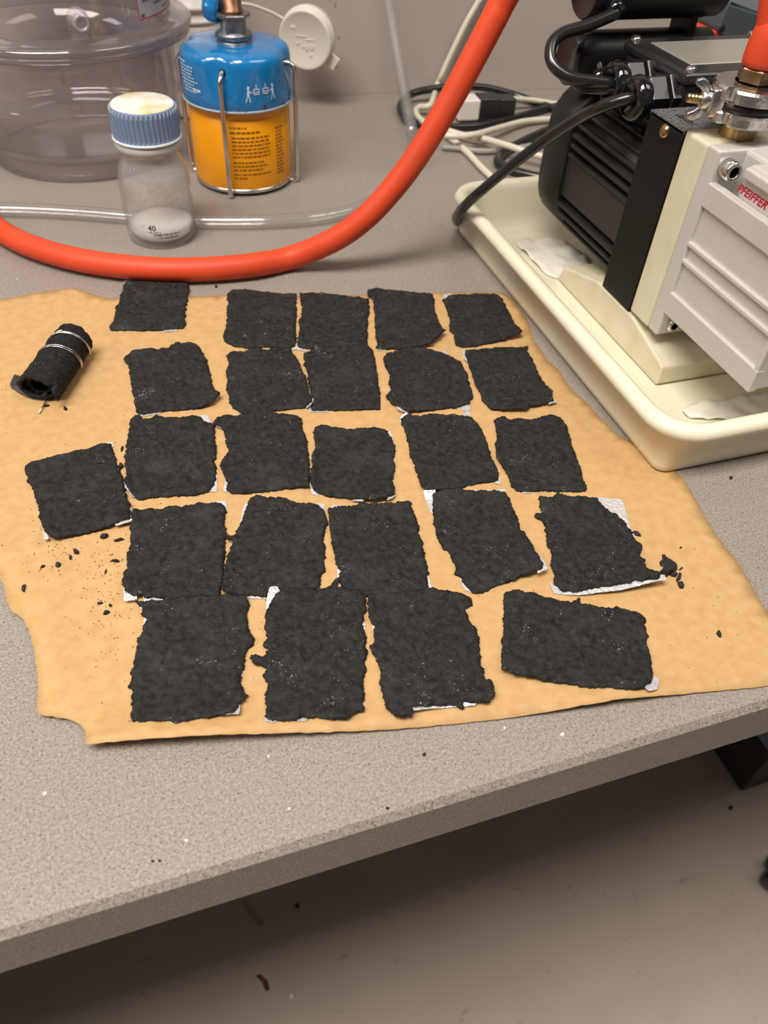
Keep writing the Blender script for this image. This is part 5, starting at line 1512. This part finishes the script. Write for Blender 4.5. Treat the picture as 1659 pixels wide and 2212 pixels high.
lbox('plug_body', 0.0, PLn * 0.36, 0.012, 0.0108, M['white_plastic'], plug)
lbox('coupling', PLn * 0.35, PLn * 0.70, 0.0115, 0.0116, M['term'], plug)
lbox('coupling_boot', PLn * 0.69, PLn * 1.0, 0.0095, 0.0100, M['term'], plug)

# ------------------------------------------------------------------ grey and red tool behind the pump
tool = thing('power_tool', 'blue grey tool with a red foot standing behind the pump', 'tool')
ty_ = 0.640
K2 = lambda x, y: (1480 + x / 8.849, y / 8.849)


def plate_y(name, pix, y0, thick, m_, par, bev=0.0012):
    bm = bmesh.new()
    A = [bm.verts.new(pY(x, y, y0)) for x, y in pix]
    B = [bm.verts.new(v.co + Vector((0.0, thick, 0))) for v in A]
    k = len(A)
    bm.faces.new(A); bm.faces.new(B[::-1])
    for i in range(k):
        bm.faces.new((A[(i + 1) % k], A[i], B[i], B[(i + 1) % k]))
    bmesh.ops.recalc_face_normals(bm, faces=bm.faces)
    bmesh.ops.bevel(bm, geom=list(bm.edges), offset=bev, segments=2, affect='EDGES', profile=0.5)
    return frombm(name, bm, m_, par)


hs = plate_y('housing', [K2(840, 90), K2(1300, 240), K2(1700, 370), K2(1700, 1250), K2(1150, 1060), K2(870, 850), K2(640, 590), K2(650, 520)], ty_, 0.045, M['grey_tool'], tool)
plate_y('upper_shell', [K2(560, -300), K2(1800, -300), K2(1800, 340), K2(1300, 225), K2(880, 60), K2(735, 315), K2(615, 215)], ty_ + 0.012, 0.030, M['grey_light'], tool)
hp = pY(*K2(712, 540), ty_)
frombm('screw_hole', cyl(0.0030, -0.0004, 0.0002, hp, (0, -1, 0), 20), M['dark'], hs, True)
rt_ = plate_y('red_foot', [K2(600, 580), K2(640, 600), K2(780, 770), K2(730, 860), K2(600, 1500), K2(380, 1500), K2(500, 750)], ty_ + 0.004, 0.035, M['hose'], tool)
# body of the tool standing on the bench, hidden behind the pump
hb = pY(1650, 130, ty_)
sbox('tool_stand', hb.x - 0.03, hb.x + 0.04, ty_ + 0.005, ty_ + 0.045, 0.0, hb.z, M['grey_tool'], tool, 0.003)

# ------------------------------------------------------------------ under the bench
crate = thing('storage_box', 'dark storage box with pale blue lid on the floor under the bench', 'storage box')
q0 = px(1600, 1710, FLOOR_Z)
topz = pX(1632, 1580, q0.x).z
sbox('box_body', q0.x, q0.x + 0.40, q0.y, q0.y + 0.45, FLOOR_Z, topz - 0.004, M['cabinet'], crate, 0.003)
sbox('box_lid', q0.x + 0.001, q0.x + 0.40, q0.y, q0.y + 0.45, topz - 0.004, topz, M['cabinet_top'], crate, 0.001)

chair = thing('office_chair', 'black office chair caster and base leg at the right edge of the floor', 'chair')
cw = px(1672, 1905, FLOOR_Z)
ctr = Vector((cw.x + 0.19, cw.y - 0.23, 0))
frombm('hub', lathe([(0.0, FLOOR_Z + 0.07), (0.03, FLOOR_Z + 0.07), (0.032, FLOOR_Z + 0.12), (0.025, FLOOR_Z + 0.14), (0.025, FLOOR_Z + 0.30), (0, FLOOR_Z + 0.30)], 28, ctr), M['term'], chair, True)
leg0 = math.atan2(cw.y - ctr.y, cw.x - ctr.x)
leglen = (Vector((cw.x, cw.y, 0)) - ctr).length
for i in range(5):
    a = leg0 + i * 2 * PI / 5
    e_ = Vector((math.cos(a), math.sin(a), 0))
    frombm('base_leg', tube([ctr + e_ * 0.02 + Vector((0, 0, FLOOR_Z + 0.105)), ctr + e_ * (leglen * 0.6) + Vector((0, 0, FLOOR_Z + 0.088)), ctr + e_ * leglen + Vector((0, 0, FLOOR_Z + 0.070))], 0.014, 12, True, rf=lambda t: 0.020 - 0.006 * t), M['grey_light'], chair, True)
    wp_ = ctr + e_ * leglen
    perp = Vector((-e_.y, e_.x, 0))
    cs = frombm('caster', cyl(0.011, FLOOR_Z + 0.045, FLOOR_Z + 0.075, Vector((wp_.x, wp_.y, 0)), (0, 0, 1), 16), M['term'], chair, True)
    for s_ in (-1, 1):
        frombm('wheel', lathe([(0.0, -0.009), (0.018, -0.009), (0.0245, -0.007), (0.025, 0.0), (0.0245, 0.007), (0.018, 0.009), (0.0, 0.009)], 28, wp_ + perp * 0.014 * s_ + Vector((0, 0, FLOOR_Z + 0.025)), perp), M['gloss_black'], cs, True)

# litter on the floor
def floor_bit(name, pix, h, m_, label, group=None):
    bm = bmesh.new()
    lo = [bm.verts.new(px(x, y, FLOOR_Z + 0.0005)) for x, y in pix]
    hi = [bm.verts.new(v.co + Vector((0, 0, h))) for v in lo]
    k = len(lo)
    bm.faces.new(lo); bm.faces.new(hi[::-1])
    for i in range(k):
        bm.faces.new((lo[(i + 1) % k], lo[i], hi[i], hi[(i + 1) % k]))
    bmesh.ops.recalc_face_normals(bm, faces=bm.faces)
    tag(frombm(name, bm, m_), label, 'litter', group)


floor_bit('plastic_strip', [(522, 1946), (530, 1944), (548, 1972), (570, 1998), (564, 2002), (542, 1976)], 0.002, mat('grey_strip', lin(150, 146, 142), 0.5), 'thin whitish strip lying on the floor just below the bench edge')
floor_bit('floor_speck', blob(642, 1958, 11, 11), 0.003, M['dark'], 'dark speck on the floor right of the whitish strip', 'specks on the floor')
floor_bit('floor_speck', blob(630, 2153, 11, 14), 0.003, M['white_plastic'], 'white speck on the floor at the bottom of the picture', 'specks on the floor')
floor_bit('floor_speck', blob(1578, 1746, 11, 10), 0.003, M['dark'], 'dark speck on the floor in front of the storage box', 'specks on the floor')
floor_bit('floor_stain', [(552, 2108), (562, 2104), (578, 2118), (582, 2138), (574, 2142), (566, 2122)], 0.0003, M['rust'], 'small brown stain on the dark part of the floor')
